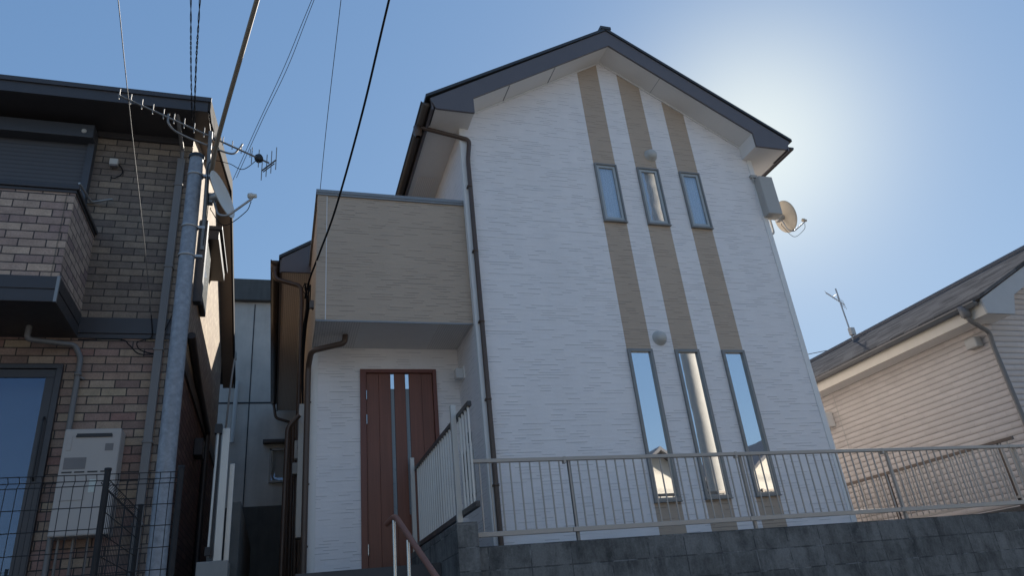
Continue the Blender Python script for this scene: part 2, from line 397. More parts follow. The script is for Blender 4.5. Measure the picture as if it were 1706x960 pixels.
# ------------------------------------------------------------------ ground
g = MB(); g.box(-300, 300, -300, 400, -.3, 0)
tag(g.build('street', M['asphalt']), kind='structure')
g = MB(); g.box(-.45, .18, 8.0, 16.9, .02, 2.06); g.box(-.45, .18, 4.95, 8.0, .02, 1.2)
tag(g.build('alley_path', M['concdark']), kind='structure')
g = MB(); g.box(1.736, 9.2, 6.78, 30, .01, 2.04); g.box(9.2, 40, 6.78, 30, .01, 2.2); g.box(.18, 1.82, 8.9, 30, .01, 2.02)
tag(g.build('yard_ground', M['soil']), kind='structure')
g = MB(); g.box(-25, -.62, 5.25, 30, .01, 1.62)
tag(g.build('left_yard_ground', M['soil']), kind='structure')
g = MB(); g.box(-60, 60, -5.0, -4.85, 0, .14)
tag(g.build('kerb', M['conc']), kind='structure')

# ================================================================== MAIN HOUSE
XL, XR, YF, YP, YB = 2.28, 7.16, 7.85, 8.90, 14.5
BZ = 2.02
H = thing('white_house', 'two-storey white gabled house with three tan stripes and brown door, centre of photo', 'house', (XL, YF, BZ))
xc = [XL, 4.30, 4.665, 5.005, 5.375, 5.735, 6.095, XR]
AX = 4.72
def ztop(x): return 9.585 - .612*abs(x - AX)
wb = MB()
for i in range(7):
    a, b = xc[i], xc[i+1]; mi = 1 if i in (1, 3, 5) else 0
    top = [(b, YF, ztop(b))] + ([(AX, YF, ztop(AX))] if a < AX < b else []) + [(a, YF, ztop(a))]
    if mi:
        wb.quad((a,YF,BZ),(b,YF,BZ),(b,YF,2.62),(a,YF,2.62), 1)
        wb.quad((a,YF,4.58),(b,YF,4.58),(b,YF,6.54),(a,YF,6.54), 1)
        wb.poly([(a,YF,7.54),(b,YF,7.54)] + top, 1)
        for z0, z1 in ((2.62,4.58),(6.54,7.54)):
            yb = YF+.10
            wb.quad((a,YF,z0),(a,YF,z1),(a,yb,z1),(a,yb,z0), 2); wb.quad((b,YF,z0),(b,YF,z1),(b,yb,z1),(b,yb,z0), 2)
            wb.quad((a,YF,z0),(b,YF,z0),(b,yb,z0),(a,yb,z0), 2); wb.quad((a,YF,z1),(b,YF,z1),(b,yb,z1),(a,yb,z1), 2)
    else:
        wb.poly([(a,YF,BZ),(b,YF,BZ)] + top, 0)
SX = .36
ZE = ztop(XL)
wb.quad((XL,YF,BZ),(XL,YF,ZE),(XL,YP,ZE),(XL,YP,BZ), 0)                         # side of the tall block by the porch
wb.quad((XL,YP,4.97),(XL,YP,ZE),(XL,YB,ZE),(XL,YB,4.97), 0)
wb.quad((XR,YF,BZ),(XR,YF,ZE),(XR,YB,ZE),(XR,YB,BZ), 0)
wb.quad((SX,YB+2.5,BZ),(XR,YB+2.5,BZ),(XR,YB+2.5,6.2),(SX,YB+2.5,6.2), 0)
wb.poly([(XL,YB,BZ),(XR,YB,BZ),(XR,YB,ZE),(AX,YB,ztop(AX)),(XL,YB,ZE)], 0)
# porch wall with the door opening, lower wing
DX0, DX1, DZ1 = .965, 1.965, 4.655
wb.quad((SX,YP,BZ),(DX0,YP,BZ),(DX0,YP,4.98),(SX,YP,4.98), 0)
wb.quad((DX1,YP,BZ),(XL,YP,BZ),(XL,YP,4.98),(DX1,YP,4.98), 0)
wb.quad((DX0,YP,DZ1),(DX1,YP,DZ1),(DX1,YP,4.98),(DX0,YP,4.98), 0)
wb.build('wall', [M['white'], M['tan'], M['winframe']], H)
# the rear wing
YW, YWB = 10.35, 17.0
wg = MB()
wg.quad((SX,YP,BZ),(SX,YWB,BZ),(SX,YWB,4.97),(SX,YP,4.97), 1)
wg.quad((SX,YW,4.97),(SX,YWB,4.97),(SX,YWB,6.95),(SX,YW,6.95), 1)
RXW = 1.55
wg.poly([(SX,YW,4.97),(XL,YW,4.97),(XL,YW,7.55),(RXW,YW,7.78),(SX,YW,6.98)], 0)
wg.poly([(SX,YWB,4.97),(XL,YWB,4.97),(XL,YWB,7.2),(RXW,YWB,7.78),(SX,YWB,6.98)], 0)
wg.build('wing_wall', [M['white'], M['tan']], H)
# interior floors so that the rooms are not empty shells
fl = MB(); fl.box(XL+.02, XR-.02, YF+.12, YB-.05, 4.80, 4.90); fl.box(XL+.02, XR-.02, YF+.6, YF+.65, 2.05, 4.79); fl.box(XL+.02, XR-.02, YF+.9, YF+.95, 4.91, 7.8)
fl.build('inner_floor', M['dark'], H)
# corner trim boards
for cx, cy, cz, sd_ in ((XL, YF, 7.93, 1), (XR, YF, 7.93, -1), (SX, YP, 4.93, 1)):
    cm = MB(); k_ = -.012*sd_; cm.box(cx+k_, cx+.078*sd_, cy-.012, cy-.001, BZ, cz); cm.box(cx+k_, cx-.001*sd_, cy-.001, cy+.085, BZ, cz)
    cm.build('corner_trim', M['trim'], H, .004)
# horizontal drip trim at the foot
dt = MB(); dt.box(XL+.08, XR-.08, YF-.02, YF-.002, BZ, 2.05); dt.build('base_flashing', M['cap'], H)

# roof ---------------------------------------------------------------
YR = 7.45
bar = [(1.86, 7.90), (2.40, 7.90), (2.40, 8.16), (AX, 9.575), (7.01, 8.16), (7.01, 7.90), (7.58, 7.90), (7.68, 8.06), (AX, 9.88), (1.78, 8.06)]
rf = MB()
for yy, yy2 in ((YR-.02, YB+.45),):
    for sgn in (-1, 1):
        e = AX + sgn*3.00; ze = 8.075
        rf.prism([(AX, yy, 9.885), (AX, yy, 9.935), (e, yy, ze+.035), (e, yy, ze-.012)], (0, yy2-yy, 0), 0)
rf.box(AX-.09, AX+.09, YR-.03, YB+.46, 9.90, 9.955)
roof = rf.build('roof', M['edge'], H)
bb = MB(); bb.prism([(x, YR, z) for x, z in bar], (0, .03, 0)); bb.prism([(x, YB+.4, z) for x, z in bar], (0, .03, 0))
bb.box(1.80, 1.83, YR+.03, YB+.4, 7.90, 8.06); bb.box(7.63, 7.66, YR+.03, YB+.4, 7.90, 8.06)
bb.build('barge_board', M['fascia'], roof)
sf = MB()
y0, y1 = YR+.028, YF-.001
for sgn in (-1, 1):
    xi = 2.40 if sgn < 0 else 7.01
    sf.quad((xi,y0,8.165),(AX,y0,9.58),(AX,y1,9.58),(xi,y1,8.165))
    sf.quad((xi,y0,7.915),(xi,y0,8.165),(xi,y1,8.165),(xi,y1,7.915))
xo = 1.85; sf.quad((xo,y0,7.915),(2.40,y0,7.915),(2.40,y1,7.915),(xo,y1,7.915))
sf.quad((2.27,y1,7.915),(2.40,y1,7.915),(2.40,y1,8.2),(2.27,y1,8.2))
xo = 7.60; sf.quad((xo,y0,7.915),(7.01,y0,7.915),(7.01,y1,7.915),(xo,y1,7.915))
sf.quad((1.83,y1,7.915),(XL,y1,7.915),(XL,YB+.4,7.915),(1.83,YB+.4,7.915)); sf.quad((7.63,y1,7.915),(XR,y1,7.915),(XR,YB+.4,7.915),(7.63,YB+.4,7.915))
sf.build('soffit', M['soffit'], roof)
sj = MB()                                                    # butt joints between soffit boards
for xj in (2.98, 3.75, 5.55, 6.35):
    zj = 9.58 - .612*abs(xj-AX)
    sj.prism([(xj-.006, y0+.01, zj-.005+(-.612*-.006 if xj<AX else 0)), (xj+.006, y0+.01, zj-.005), (xj+.006, y0+.01, zj-.001), (xj-.006, y0+.01, zj-.001)], (0, .37, 0))
sj.build('soffit_joint', M['cap'], roof)
vp = MB(); vp.quad((1.90,9.1,7.909),(2.18,9.1,7.909),(2.18,14,7.909),(1.90,14,7.909)); vp.build('vent_strip', M['soffity'], roof)
# ledge line between wall head and soffit
lb = MB()
for sgn in (-1, 1):
    xi = 2.40 if sgn < 0 else 7.01
    lb.prism([(xi, YF-.02, 8.162), (AX, YF-.02, 9.577), (AX, YF-.02, 9.555), (xi, YF-.02, 8.14)], (0, .018, 0))
lb.build('wall_head_trim', M['trim'], roof)
# gutters
def gutter(x0, y0, y1, z, side, parent, r=.062, mat='gutter'):
    gb = MB(); prof = [(math.cos(a), math.sin(a)) for a in [PI + PI*k/8 for k in range(9)]]
    n = 9; vs = []
    for yy in (y0, y1):
        for (c, s_) in prof: vs.append((x0 + c*r, yy, z + s_*r*1.15))
        for (c, s_) in prof[::-1]: vs.append((x0 + c*(r-.008), yy, z + s_*(r-.008)*1.15))
    k = 2*n
    fs = [(i, (i+1) % k, k+(i+1) % k, k+i) for i in range(k)] + [tuple(range(n))[::-1], tuple(range(k, k+n))]
    gb.add(vs, fs, 0, True)
    gb.box(x0-r-.012, x0-r+.006, y0, y1, z-.012, z+.012)
    return gb.build('gutter', M[mat], parent)
gutter(1.735, 7.50, YB+.4, 8.02, -1, roof); gutter(7.72, 7.50, YB+.4, 8.0, 1, roof)
gk = MB()
for i in range(8):
    yy = 7.9+i*.85; gk.tube([(1.80, yy, 8.0), (1.735, yy, 7.935), (1.68, yy, 8.0)], .008, 6); gk.tube([(7.66, yy, 8.0), (7.72, yy, 7.915), (7.78, yy, 8.0)], .008, 6)
gk.build('gutter_hook', M['gutter'], roof)
# left downpipe
dp = MB()
path = bend([(1.70, 7.98, 7.98), at(708, 214, Y=7.93), at(782, 233, Y=7.79), (2.345, 7.79, 7.35), (2.335, 7.79, 2.02)], .07)
dp.tube(path, .031, 12); dp.lathe([(.0, .17), (.062, .17), (.062, .06), (.036, 0)], (1.70, 7.98, 7.80))
for zz in (6.9, 5.9, 4.9, 3.9, 2.9): dp.box(2.30, 2.37, 7.79, 7.848, zz-.012, zz+.012); dp.lathe([(.0311, -.015), (.037, -.015), (.037, .015), (.0311, .015)], (2.338, 7.79, zz))
dp.build('downpipe', M['pipe'], H)
# right side pipe under the gutter end
dp = MB(); dp.tube(bend([(7.72, 9.6, 7.93), (7.70, 9.6, 7.72), (7.24, 9.6, 7.55), (7.22, 9.6, 2.1)], .08), .033, 10)
dp.lathe([(.0, .17), (.07, .17), (.065, .05), (.04, 0)], (7.72, 9.6, 7.80)); dp.build('downpipe', M['pipe'], H)

# balcony --------------------------------------------------------------
BYF = 7.97; bz0, bz1 = 4.95, 6.72
bl = MB()
bl.quad((SX,BYF,bz0),(XL-.001,BYF,bz0),(XL-.001,BYF,bz1),(SX,BYF,bz1), 0)
bl.quad((SX,BYF,bz0),(SX,YW,bz0),(SX,YW,bz1),(SX,BYF,bz1), 0)
bl.quad((SX+.12,BYF+.12,5.15),(XL-.001,BYF+.12,5.15),(XL-.001,BYF+.12,bz1),(SX+.12,BYF+.12,bz1), 0)
bl.quad((SX+.12,BYF+.12,5.15),(SX+.12,YW,5.15),(SX+.12,YW,bz1),(SX+.12,BYF+.12,bz1), 0)
bl.quad((SX+.12,BYF+.12,5.15),(XL,BYF+.12,5.15),(XL,YW,5.15),(SX+.12,YW,5.15), 0)
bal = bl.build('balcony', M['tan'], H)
bc = MB(); bc.box(SX-.03, XL-.002, BYF-.03, BYF+.14, bz1, bz1+.045); bc.box(SX-.03, SX+.14, BYF+.141, YW, bz1, bz1+.045)
bc.box(SX-.022, XL-.002, BYF-.022, BYF-.001, bz1-.03, bz1-.001)
bc.build('coping', M['cap'], bal)
bt = MB(); bt.box(SX-.01, SX+.10, BYF-.01, BYF-.001, bz0+.0, bz1-.032); bt.box(SX-.01, SX-.001, BYF-.001, BYF+.1, bz0, bz1-.032)
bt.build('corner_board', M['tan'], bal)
tj = MB(); tj.box(SX+.101, SX+.112, BYF-.005, BYF-.001, bz0, bz1-.035); tj.build('joint_seal', M['soffitgrey'], bal)
bs = MB()
xa, xb = SX+.001, XL-.001
for a, b, mi in ((xa, .90, 1), (.90, 1.84, 0), (1.84, xb, 1)): bs.quad((a,BYF+.001,bz0-.001),(b,BYF+.001,bz0-.001),(b,YP-.001,bz0-.001),(a,YP-.001,bz0-.001), mi)
bs.build('balcony_soffit', [M['soffitgrey'], M['soffitx']], bal)
bd = MB(); bd.box(SX-.004, XL-.002, BYF-.006, BYF+.0, bz0-.022, bz0-.002); bd.box(SX-.006, SX, BYF, YP, bz0-.022, bz0-.002); bd.build('drip_edge', M['cap'], bal)
# porch drain pipe
dq = MB(); dq.tube(bend([(.74, 8.44, 4.96), (.73, 8.44, 4.84), (.34, 8.62, 4.80), (.315, 8.83, 4.66), (.315, 8.83, 2.02)], .07), .036, 12)
for zz in (4.2, 3.2, 2.5): dq.box(.315, .36, 8.82, 8.84, zz-.01, zz+.01)
dq.build('drain_pipe', M['pipe'], H)

# wing roof ---------------------------------------------------------------
wr = MB(); ywf = 10.0
for e, ze in ((-.11, 6.84),): wr.prism([(RXW, ywf-.02, 7.86), (RXW, ywf-.02, 7.92), (e, ywf-.02, ze+.03), (e, ywf-.02, ze-.02)], (0, YWB+.4-ywf, 0))
wr.prism([(RXW, ywf-.02, 7.86), (RXW, ywf-.02, 7.92), (XL-.01, ywf-.02, 7.50), (XL-.01, ywf-.02, 7.44)], (0, YWB+.4-ywf, 0))
wroof = wr.build('wing_roof', M['edge'], H)
wf = MB(); wf.prism([(-.07, ywf, 6.60), (.52, ywf, 6.60), (.52, ywf, 6.95), (RXW, ywf, 7.58), (RXW, ywf, 7.85), (-.07, ywf, 6.83)], (0, .03, 0)); wf.box(-.09, -.06, ywf+.03, YWB+.38, 6.60, 6.82); wf.build('barge_board', M['fascia'], wroof)
ws = MB(); ws.quad((-.06,ywf+.03,6.615),(SX,ywf+.03,6.615),(SX,YWB+.38,6.615),(-.06,YWB+.38,6.615)); ws.quad((SX,ywf+.03,6.615),(.52,ywf+.03,6.615),(.52,YW,6.615),(SX,YW,6.615)); ws.build('soffit', M['soffity'], wroof)
gutter(-.155, ywf+.03, YWB+.35, 6.80, -1, wroof)
wd = MB(); wd.tube(bend([(-.17, 10.12, 6.70), (-.15, 10.1, 6.52), (.22, 10.1, 6.42), (.24, 10.12, 6.2), (.25, 10.12, 2.05)], .07), .034, 12)
wd.tube(bend([(.24, 9.4, 4.2), (.1, 9.4, 4.05), (.08, 9.4, 2.05)], .07), .03, 10)
wd.lathe([(0, .16), (.06, .16), (.056, .05), (.036, 0)], (-.17, 10.12, 6.64)); wd.build('downpipe', M['pipe'], wroof)
we = MB(); we.tube(bend([(-.155, YWB+.25, 6.74), (-.10, YWB+.25, 6.4), (.3, YWB+.2, 6.25), (.31, YWB, 2.1)], .08), .034, 10); we.build('downpipe', M['pipe'], wroof)

# windows of the front -----------------------------------------------------
def window(x0, x1, z0, z1, low):
    fw = .04 if low else .026
    f = MB(); yf = YF-.035; yb = YF+.03
    f.box(x0, x1, yf, yb, z0, z0+fw); f.box(x0, x1, yf, yb, z1-fw, z1); f.box(x0, x0+fw, yf, yb, z0+fw, z1-fw); f.box(x1-fw, x1, yf, yb, z0+fw, z1-fw)
    f.box(x0-.006, x1+.006, yf-.012, YF-.001, z0-.014, z0-.001); 
    fo = f.build('window', M['winframe'], H, .003)
    if not low:
        s = MB(); a = fw+.003; t_ = .040
        s.box(x0+a, x1-a, YF-.018, YF+.01, z0+a, z0+a+t_); s.box(x0+a, x1-a, YF-.018, YF+.01, z1-a-t_, z1-a)
        s.box(x0+a, x0+a+t_, YF-.018, YF+.01, z0+a+t_, z1-a-t_); s.box(x1-a-t_, x1-a, YF-.018, YF+.01, z0+a+t_, z1-a-t_)
        s.build('sash', M['winlight'], fo)
    else: a = fw; t_ = 0
    gp = MB(); gp.box(x0+fw*.9, x1-fw*.9, YF-.002, YF+.002, z0+fw*.9, z1-fw*.9)
    gp.build('pane', M['glasslow'] if low else M['glass'], fo)
    if not low:
        cu = MB(); n = 40; vs = []
        for i in range(n+1):
            x = x0+.02 + (x1-x0-.04)*i/n; y = YF+.055 + .018*math.sin(i*1.15) + .008*math.sin(i*2.7)
            vs += [(x, y, z0-.02), (x, y, z1+.02)]
        cu.add(vs, [(2*i, 2*i+2, 2*i+3, 2*i+1) for i in range(n)], 0, True); cu.build('curtain', M['curtain'], fo)
    return fo
for a, b in ((4.30, 4.665), (5.005, 5.375), (5.735, 6.095)):
    window(a, b, 6.54, 7.54, False); window(a, b, 2.62, 4.58, True)
# round vent covers
for vx, vz in ((5.31, 7.80), (4.82, 4.745)):
    v = MB(); c = (vx, YF, vz); v.lathe([(.098, .0), (.098, .022), (.086, .03), (.082, .052), (.070, .076), (.048, .093), (.022, .101), (.0, .103)], c, (0, -1, 0), 28)
    v.lathe([(.106, 0), (.106, .008), (.09, .010)], c, (0, -1, 0), 28)
    v.build('vent_cover', M['plasticgrey'], H)
# meter / junction boxes on the right corner
jb = MB(); jb.box(7.10, 7.36, 7.70, 7.90, 6.82, 7.52); jb.build('wall_box', M['boxbeige'], H, .015)
jb = MB(); jb.box(7.05, 7.17, 7.80, 7.849, 7.55, 7.60); jb.tube([(7.08, 7.82, 7.55), (7.08, 7.82, 7.47), (7.12, 7.82, 7.44)], .012, 8); jb.build('cable_clamp', M['boxbeige'], H)
# front door -----------------------------------------------------------------
dr = thing_door = None
df = MB(); yd = YP-.03
df.box(DX0, DX0+.075, yd, YP+.05, 2.10, DZ1); df.box(DX1-.05, DX1, yd, YP+.05, 2.10, DZ1); df.box(DX0+.075, DX1-.05, yd, YP+.05, DZ1-.05, DZ1)
dr = df.build('door_frame', M['doorframe'], H, .004)
dl = MB(); ys = YP+.005; yk = YP+.045
cuts = [DX0+.08, 1.205, 1.357, 1.405, 1.550, 1.598, 1.765, DX1-.053]
zt = DZ1-.053
for i, (a, b) in enumerate(zip(cuts, cuts[1:])):
    if i in (2, 4): continue
    inset = .0 if i in (1, 3, 5) else .004
    dl.box(a+.0015, b-.0015, ys+inset, yk, 2.11, zt)
dl.box(1.357, 1.405, ys+.008, yk, 2.11, 2.80); dl.box(1.55, 1.598, ys+.008, yk, 2.11, 2.80)
leaf = dl.build('door_leaf', M['door'], dr, .002)
for a, b in ((1.357, 1.405), (1.55, 1.598)):
    q = MB(); q.box(a+.002, b-.002, ys+.004, ys+.012, 4.392, zt-.01); q.build('glass_tile', M['glasslow'], leaf)
    q = MB(); q.box(a+.002, b-.002, ys+.010, ys+.018, 2.805, 4.388); q.build('glass_slit', M['slit'], leaf)
    q = MB(); q.box(a, b, ys+.02, yk, 2.80, zt-.005); q.build('slit_backing', M['winframe'], leaf)
for zz in (4.30, 3.98, 2.42):
    q = MB(); q.tube([(DX0+.078, YP-.038, zz-.06), (DX0+.078, YP-.038, zz+.06)], .009, 10); q.build('hinge', M['steel'], dr)
q = MB(); q.tube(bend([(1.865, ys, 3.55), (1.865, ys-.06, 3.55), (1.865, ys-.06, 2.95), (1.865, ys, 2.95)], .03), .012, 10); q.build('handle', M['steel'], leaf)
# porch side wall: lamp, doorphone, meter frame
q = MB(); q.box(2.17, 2.279, 8.60, 8.72, 4.44, 4.58); pl = q.build('porch_lamp', M['lampglass'], H, .01)
q = MB(); q.box(2.262, 2.2795, 8.56, 8.76, 4.43, 4.59); q.build('mounting_plate', M['trim'], pl)
q = MB(); q.box(2.245, 2.279, 8.47, 8.55, 3.56, 3.70); q.build('doorphone', M['black'], H, .012)
q = MB(); q.box(2.20, 2.279, 8.42, 8.66, 2.92, 3.48); mb = q.build('letter_box', M['plasticgrey'], H, .01)
q = MB(); q.box(2.192, 2.199, 8.45, 8.63, 3.10, 3.44); q.build('letter_box_door', M['black'], mb)
# left side of the house: meter, pipes, window
q = MB(); q.box(.20, .359, 9.9, 10.0, 3.75, 4.0); mt = q.build('electric_meter', M['plasticgrey'], H, .01)
q = MB(); q.lathe([(.0, .05), (.05, .05), (.055, 0)], (.28, 9.9, 3.92), (0, -1, 0), 16); q.build('meter_dial', M['lampglass'], mt)
q = MB(); q.box(.18, .359, 9.9, 10.0, 3.55, 3.70); q.build('switch_box', M['plasticgrey'], H, .01)
q = MB()
for yy in (9.55, 9.75): q.box(.24, .359, yy, yy+.05, 2.75, 4.35)
q.box(.24, .359, 9.55, 9.8, 2.70, 2.75); q.box(.24, .359, 9.55, 9.8, 4.351, 4.40); wi = q.build('side_window', M['aluwhite'], H)
q = MB(); q.box(.34, .358, 9.6, 9.75, 2.75, 4.35); q.build('pane', M['glassdark'], wi)
q = MB(); q.tube([(.20, 11.2, 2.05), (.20, 11.2, 4.6)], .03, 10); q.tube(bend([(.17, 12.4, 2.05), (.17, 12.4, 4.9), (.34, 12.4, 5.05)], .1), .04, 10); q.build('riser_pipe', M['pipe'], H)

# ------------------------------------------------------------------ porch platform and steps
q = MB(); q.box(.19, 1.535, 7.2, 8.87, .03, 2.085)
for k in range(7): q.box(.19, 1.535, 7.2-.3*(k+1), 7.2-.3*k, .03, 2.085-.26*(k+1))
tag(q.build('porch_steps', M['porch']), 'dark tiled steps and platform leading up to the brown front door', 'steps')
# ------------------------------------------------------------------ block retaining wall with raised return
def wz(x): return 2.135 - .008*(x-1.8)
q = MB()
q.prism([(1.737,6.53,0.0), (13,6.53,0.0), (13,6.53,wz(13)), (1.737,6.53,wz(1.737))], (0, .15, 0))
tag(q.build('retaining_wall', M['blockwall']), 'long dark stained concrete block wall under the beige rail fence', 'wall')
q = MB(); q.box(1.54, 1.735, 6.46, 8.86, 0.0, 2.349)
tag(q.build('side_wall', M['blockwall'], None, .004), 'raised stained block wall running back beside the porch steps', 'wall')

# ------------------------------------------------------------------ beige rail fence on the wall
F = thing('rail_fence', 'beige metal rail fence with thin bars on top of the long block wall', 'fence', (1.74, 6.6, 2.1))
fy = 6.60
def fz(x, base): return base - .0085*(x-1.74)
def sloped(mb, x0, x1, z, hw, hh, y=fy):
    mb.add([(x0,y-hw,fz(x0,z)-hh),(x1,y-hw,fz(x1,z)-hh),(x1,y+hw,fz(x1,z)-hh),(x0,y+hw,fz(x0,z)-hh),(x0,y-hw,fz(x0,z)+hh),(x1,y-hw,fz(x1,z)+hh),(x1,y+hw,fz(x1,z)+hh),(x0,y+hw,fz(x0,z)+hh)],
      [(0,3,2,1),(4,5,6,7),(0,1,5,4),(1,2,6,5),(2,3,7,6),(3,0,4,7)])
segs = [(1.72, 2.70), (2.705, 4.685), (4.69, 6.67), (6.675, 8.655), (8.66, 11.9)]
for i, (a, b) in enumerate(segs):
    q = MB(); sloped(q, a, b, 2.918, .022, .018); q.build('top_rail', M['alu'], F, .003)
    q = MB(); sloped(q, a, b, 2.245, .018, .022); q.build('bottom_rail', M['alu'], F, .003)
q = MB(); q.box(2.69, 2.715, fy-.025, fy+.025, 2.865, 2.93); q.box(4.675, 4.70, fy-.025, fy+.025, 2.85, 2.915); q.box(6.66, 6.685, fy-.025, fy+.025, 2.83, 2.895); q.build('rail_joiner', M['alu'], F)
for x in (2.765, 4.765, 6.765, 8.765, 10.765):
    q = MB(); q.box(x-.015, x+.015, fy+.023, fy+.058, wz(x)-.05, fz(x, 2.94)); q.build('post', M['winframe'] if x < 4 else M['alu'], F, .002)
x = 1.83; nb = 0
while x < 11.88 and nb < 99:
    q = MB(); q.box(x-.006, x+.006, fy-.006, fy+.006, fz(x, 2.266), fz(x, 2.901)); q.build('bar', M['alu'], F)
    x += .102; nb += 1
# ------------------------------------------------------------------ pale side fence
F2 = thing('side_fence', 'pale slatted fence with dark rails beside the front door steps', 'fence', (1.58, 6.5, 2.35))
fx = 1.585
for yy, zt_ in ((6.50, 3.44), (8.80, 3.46)):
    q = MB(); q.box(fx-.03, fx+.02, yy-.025, yy+.025, 2.35, zt_); q.build('post', M['aluwhite'], F2, .003)
q = MB(); q.box(fx+.021, fx+.06, 6.03, 8.82, 3.30, 3.345); q.build('top_rail', M['bronze'], F2, .003)
q = MB(); q.box(fx+.021, fx+.06, 5.99, 8.82, 2.405, 2.455); q.build('bottom_rail', M['bronze'], F2, .003)
y = 6.08
while y < 8.76:
    if not (6.47 < y < 6.54): 
        q = MB(); q.box(fx+.026, fx+.044, y-.009, y+.009, 2.456, 3.299); q.build('bar', M['aluwhite'], F2)
    y += .112
# handrail at the steps
HR = thing('handrail', 'brown stair handrail on steel posts beside the front door steps', 'handrail', (.85, 5.5, 1.3))
q = MB(); q.tube(bend([(.80, 5.62, 2.26), (.845, 5.50, 2.30), (1.03, 4.9, 1.78), (1.2, 4.3, 1.28)], .05), .022, 12); q.build('rail', M['handrail'], HR)
for pz in ((.838, 5.52, 2.27), (.905, 5.32, 2.10)):
    q = MB(); q.tube([(pz[0], pz[1], .9), pz], .014, 12); q.build('post', M['steel'], HR)

# ================================================================== LEFT HOUSE
LX, LY, LXW = -1.165, 7.90, -7.5
LB = 1.62
L = thing('brick_house', 'brown brick-tiled house with dark eaves and projecting balcony, left edge of photo', 'house', (LX, LY, LB))
LYB = 14.6
def lz(y): return 7.45 + .355*(y-7.9)*1.0 if y < 10.9 else 8.52 - .47*(y-10.9)
q = MB()
zm = 4.78
wx0, wx1, wz0, wz1 = -3.9, -2.13, 1.9, 4.335
q.quad((LXW,LY,LB),(wx0,LY,LB),(wx0,LY,zm),(LXW,LY,zm), 0); q.quad((wx1,LY,LB),(LX,LY,LB),(LX,LY,zm),(wx1,LY,zm), 0)
q.quad((wx0,LY,wz1),(wx1,LY,wz1),(wx1,LY,zm),(wx0,LY,zm), 0); q.quad((wx0,LY,LB),(wx1,LY,LB),(wx1,LY,wz0),(wx0,LY,wz0), 0)
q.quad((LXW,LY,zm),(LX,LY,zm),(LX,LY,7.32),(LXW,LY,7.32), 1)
q.poly([(LX,LY,zm),(LX,LYB,zm),(LX,LYB,lz(LYB)),(LX,10.9,lz(10.9)),(LX,LY,lz(LY))], 2)
q.quad((LX,LY,LB),(LX,LYB,LB),(LX,LYB,zm),(LX,LY,zm), 3)
q.quad((LXW,LYB,LB),(LX,LYB,LB),(LX,LYB,lz(LYB)),(LXW,LYB,lz(LYB)), 0)
q.build('wall', [M['bricks'], M['bricksup'], M['stucco'], M['sidebrick']], L)
# roof
q = MB(); xe = -.93
prof = [(7.33, 7.47), (10.9, 8.735), (15.35, 6.72), (15.35, 6.60), (10.9, 8.60), (7.33, 7.33)]
q.prism([(xe-.03, y, z) for y, z in prof], (-7.2, 0, 0))
lr = q.build('roof', M['lroof'], L)
q = MB(); prof = [(7.30, 7.49), (10.9, 8.765), (15.4, 6.73), (15.4, 6.53), (10.9, 8.55), (7.52, 7.32), (7.30, 7.32)]
q.prism([(xe, y, z) for y, z in prof], (-.028, 0, 0)); q.build('barge_board', M['lbarge'], lr)
q = MB(); q.box(-8.2, xe-.03, 7.29, 7.325, 7.30, 7.50); q.box(-8.2, xe+.005, 7.27, 7.289, 7.44, 7.50); q.build('fascia', M['lroof'], lr)
q = MB(); vs = [(-8.2, 7.20+.0, 7.36)]
q.box(-8.2, xe-.02, 7.326, LY, 7.30, 7.318); q.build('front_soffit', M['dkmetal'], lr)
q = MB()
for (ya, za), (yb_, zb) in (((7.55, 7.33), (10.9, 8.52)), ((10.9, 8.52), (15.35, 6.52))):
    q.quad((xe-.029, ya, za), (LX, ya, za), (LX, yb_, zb), (xe-.029, yb_, zb))
q.build('side_soffit', M['lsoffit'], lr)
q = MB(); q.box(-8, LX+.01, LY-.03, LY-.001, 7.22, 7.30); q.build('frieze', M['dkmetal'], lr)
# band between the storeys
q = MB(); q.box(LXW, LX+.012, LY-.028, LY-.001, 4.69, 4.87); q.box(LXW, LX+.012, LY-.016, LY-.001, 4.635, 4.688); q.box(LX+.001, LX+.028, LY-.001, LYB, 4.69, 4.87)
q.build('band', M['dkmetal'], L, .003)
q = MB(); q.box(LX-.05, LX+.006, LY-.006, LY-.001, LB, 4.63); q.box(LX-.05, LX+.006, LY-.006, LY-.001, 4.875, 7.2); q.build('corner_trim', M['bricksup'], L)
# balcony
byf, bx = 7.0, -2.067
q = MB(); q.quad((LXW,byf,4.91),(bx,byf,4.91),(bx,byf,5.89),(LXW,byf,5.89)); q.quad((bx,byf,4.91),(bx,LY,4.91),(bx,LY,5.89),(bx,byf,5.89))
q.quad((LXW,byf+.12,4.95),(bx-.12,byf+.12,4.95),(bx-.12,byf+.12,5.89),(LXW,byf+.12,5.89)); q.quad((bx-.12,byf+.12,4.95),(bx-.12,LY,4.95),(bx-.12,LY,5.89),(bx-.12,byf+.12,5.89))
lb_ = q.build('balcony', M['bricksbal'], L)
q = MB(); q.box(LXW, bx+.03, byf-.03, byf+.14, 5.89, 5.935); q.box(bx-.14, bx+.03, byf+.141, LY, 5.89, 5.935); q.box(LXW, bx+.012, byf-.012, byf-.001, 5.855, 5.889); q.box(bx+.001, bx+.012, byf, LY, 5.855, 5.889); q.build('coping', M['dkmetal'], lb_, .004)
q = MB(); q.box(LXW, bx+.012, byf-.012, LY-.001, 4.775, 4.908); q.box(LXW, bx+.004, byf-.004, LY-.001, 4.760, 4.775); q.box(LXW, bx+.012, byf-.012, LY-.001, 4.64, 4.759); q.build('balcony_skirt', M['dkmetal'], lb_, .004)
q = MB(); q.box(bx-.075, bx-.063, byf-.004, byf-.001, 4.91, 5.855); q.build('joint_seal', M['bricksup'], lb_)
q = MB(); q.box(bx-.01, bx+.016, byf-.016, byf+.01, 4.64, 4.91); q.build('corner_cap', M['cap'], lb_)
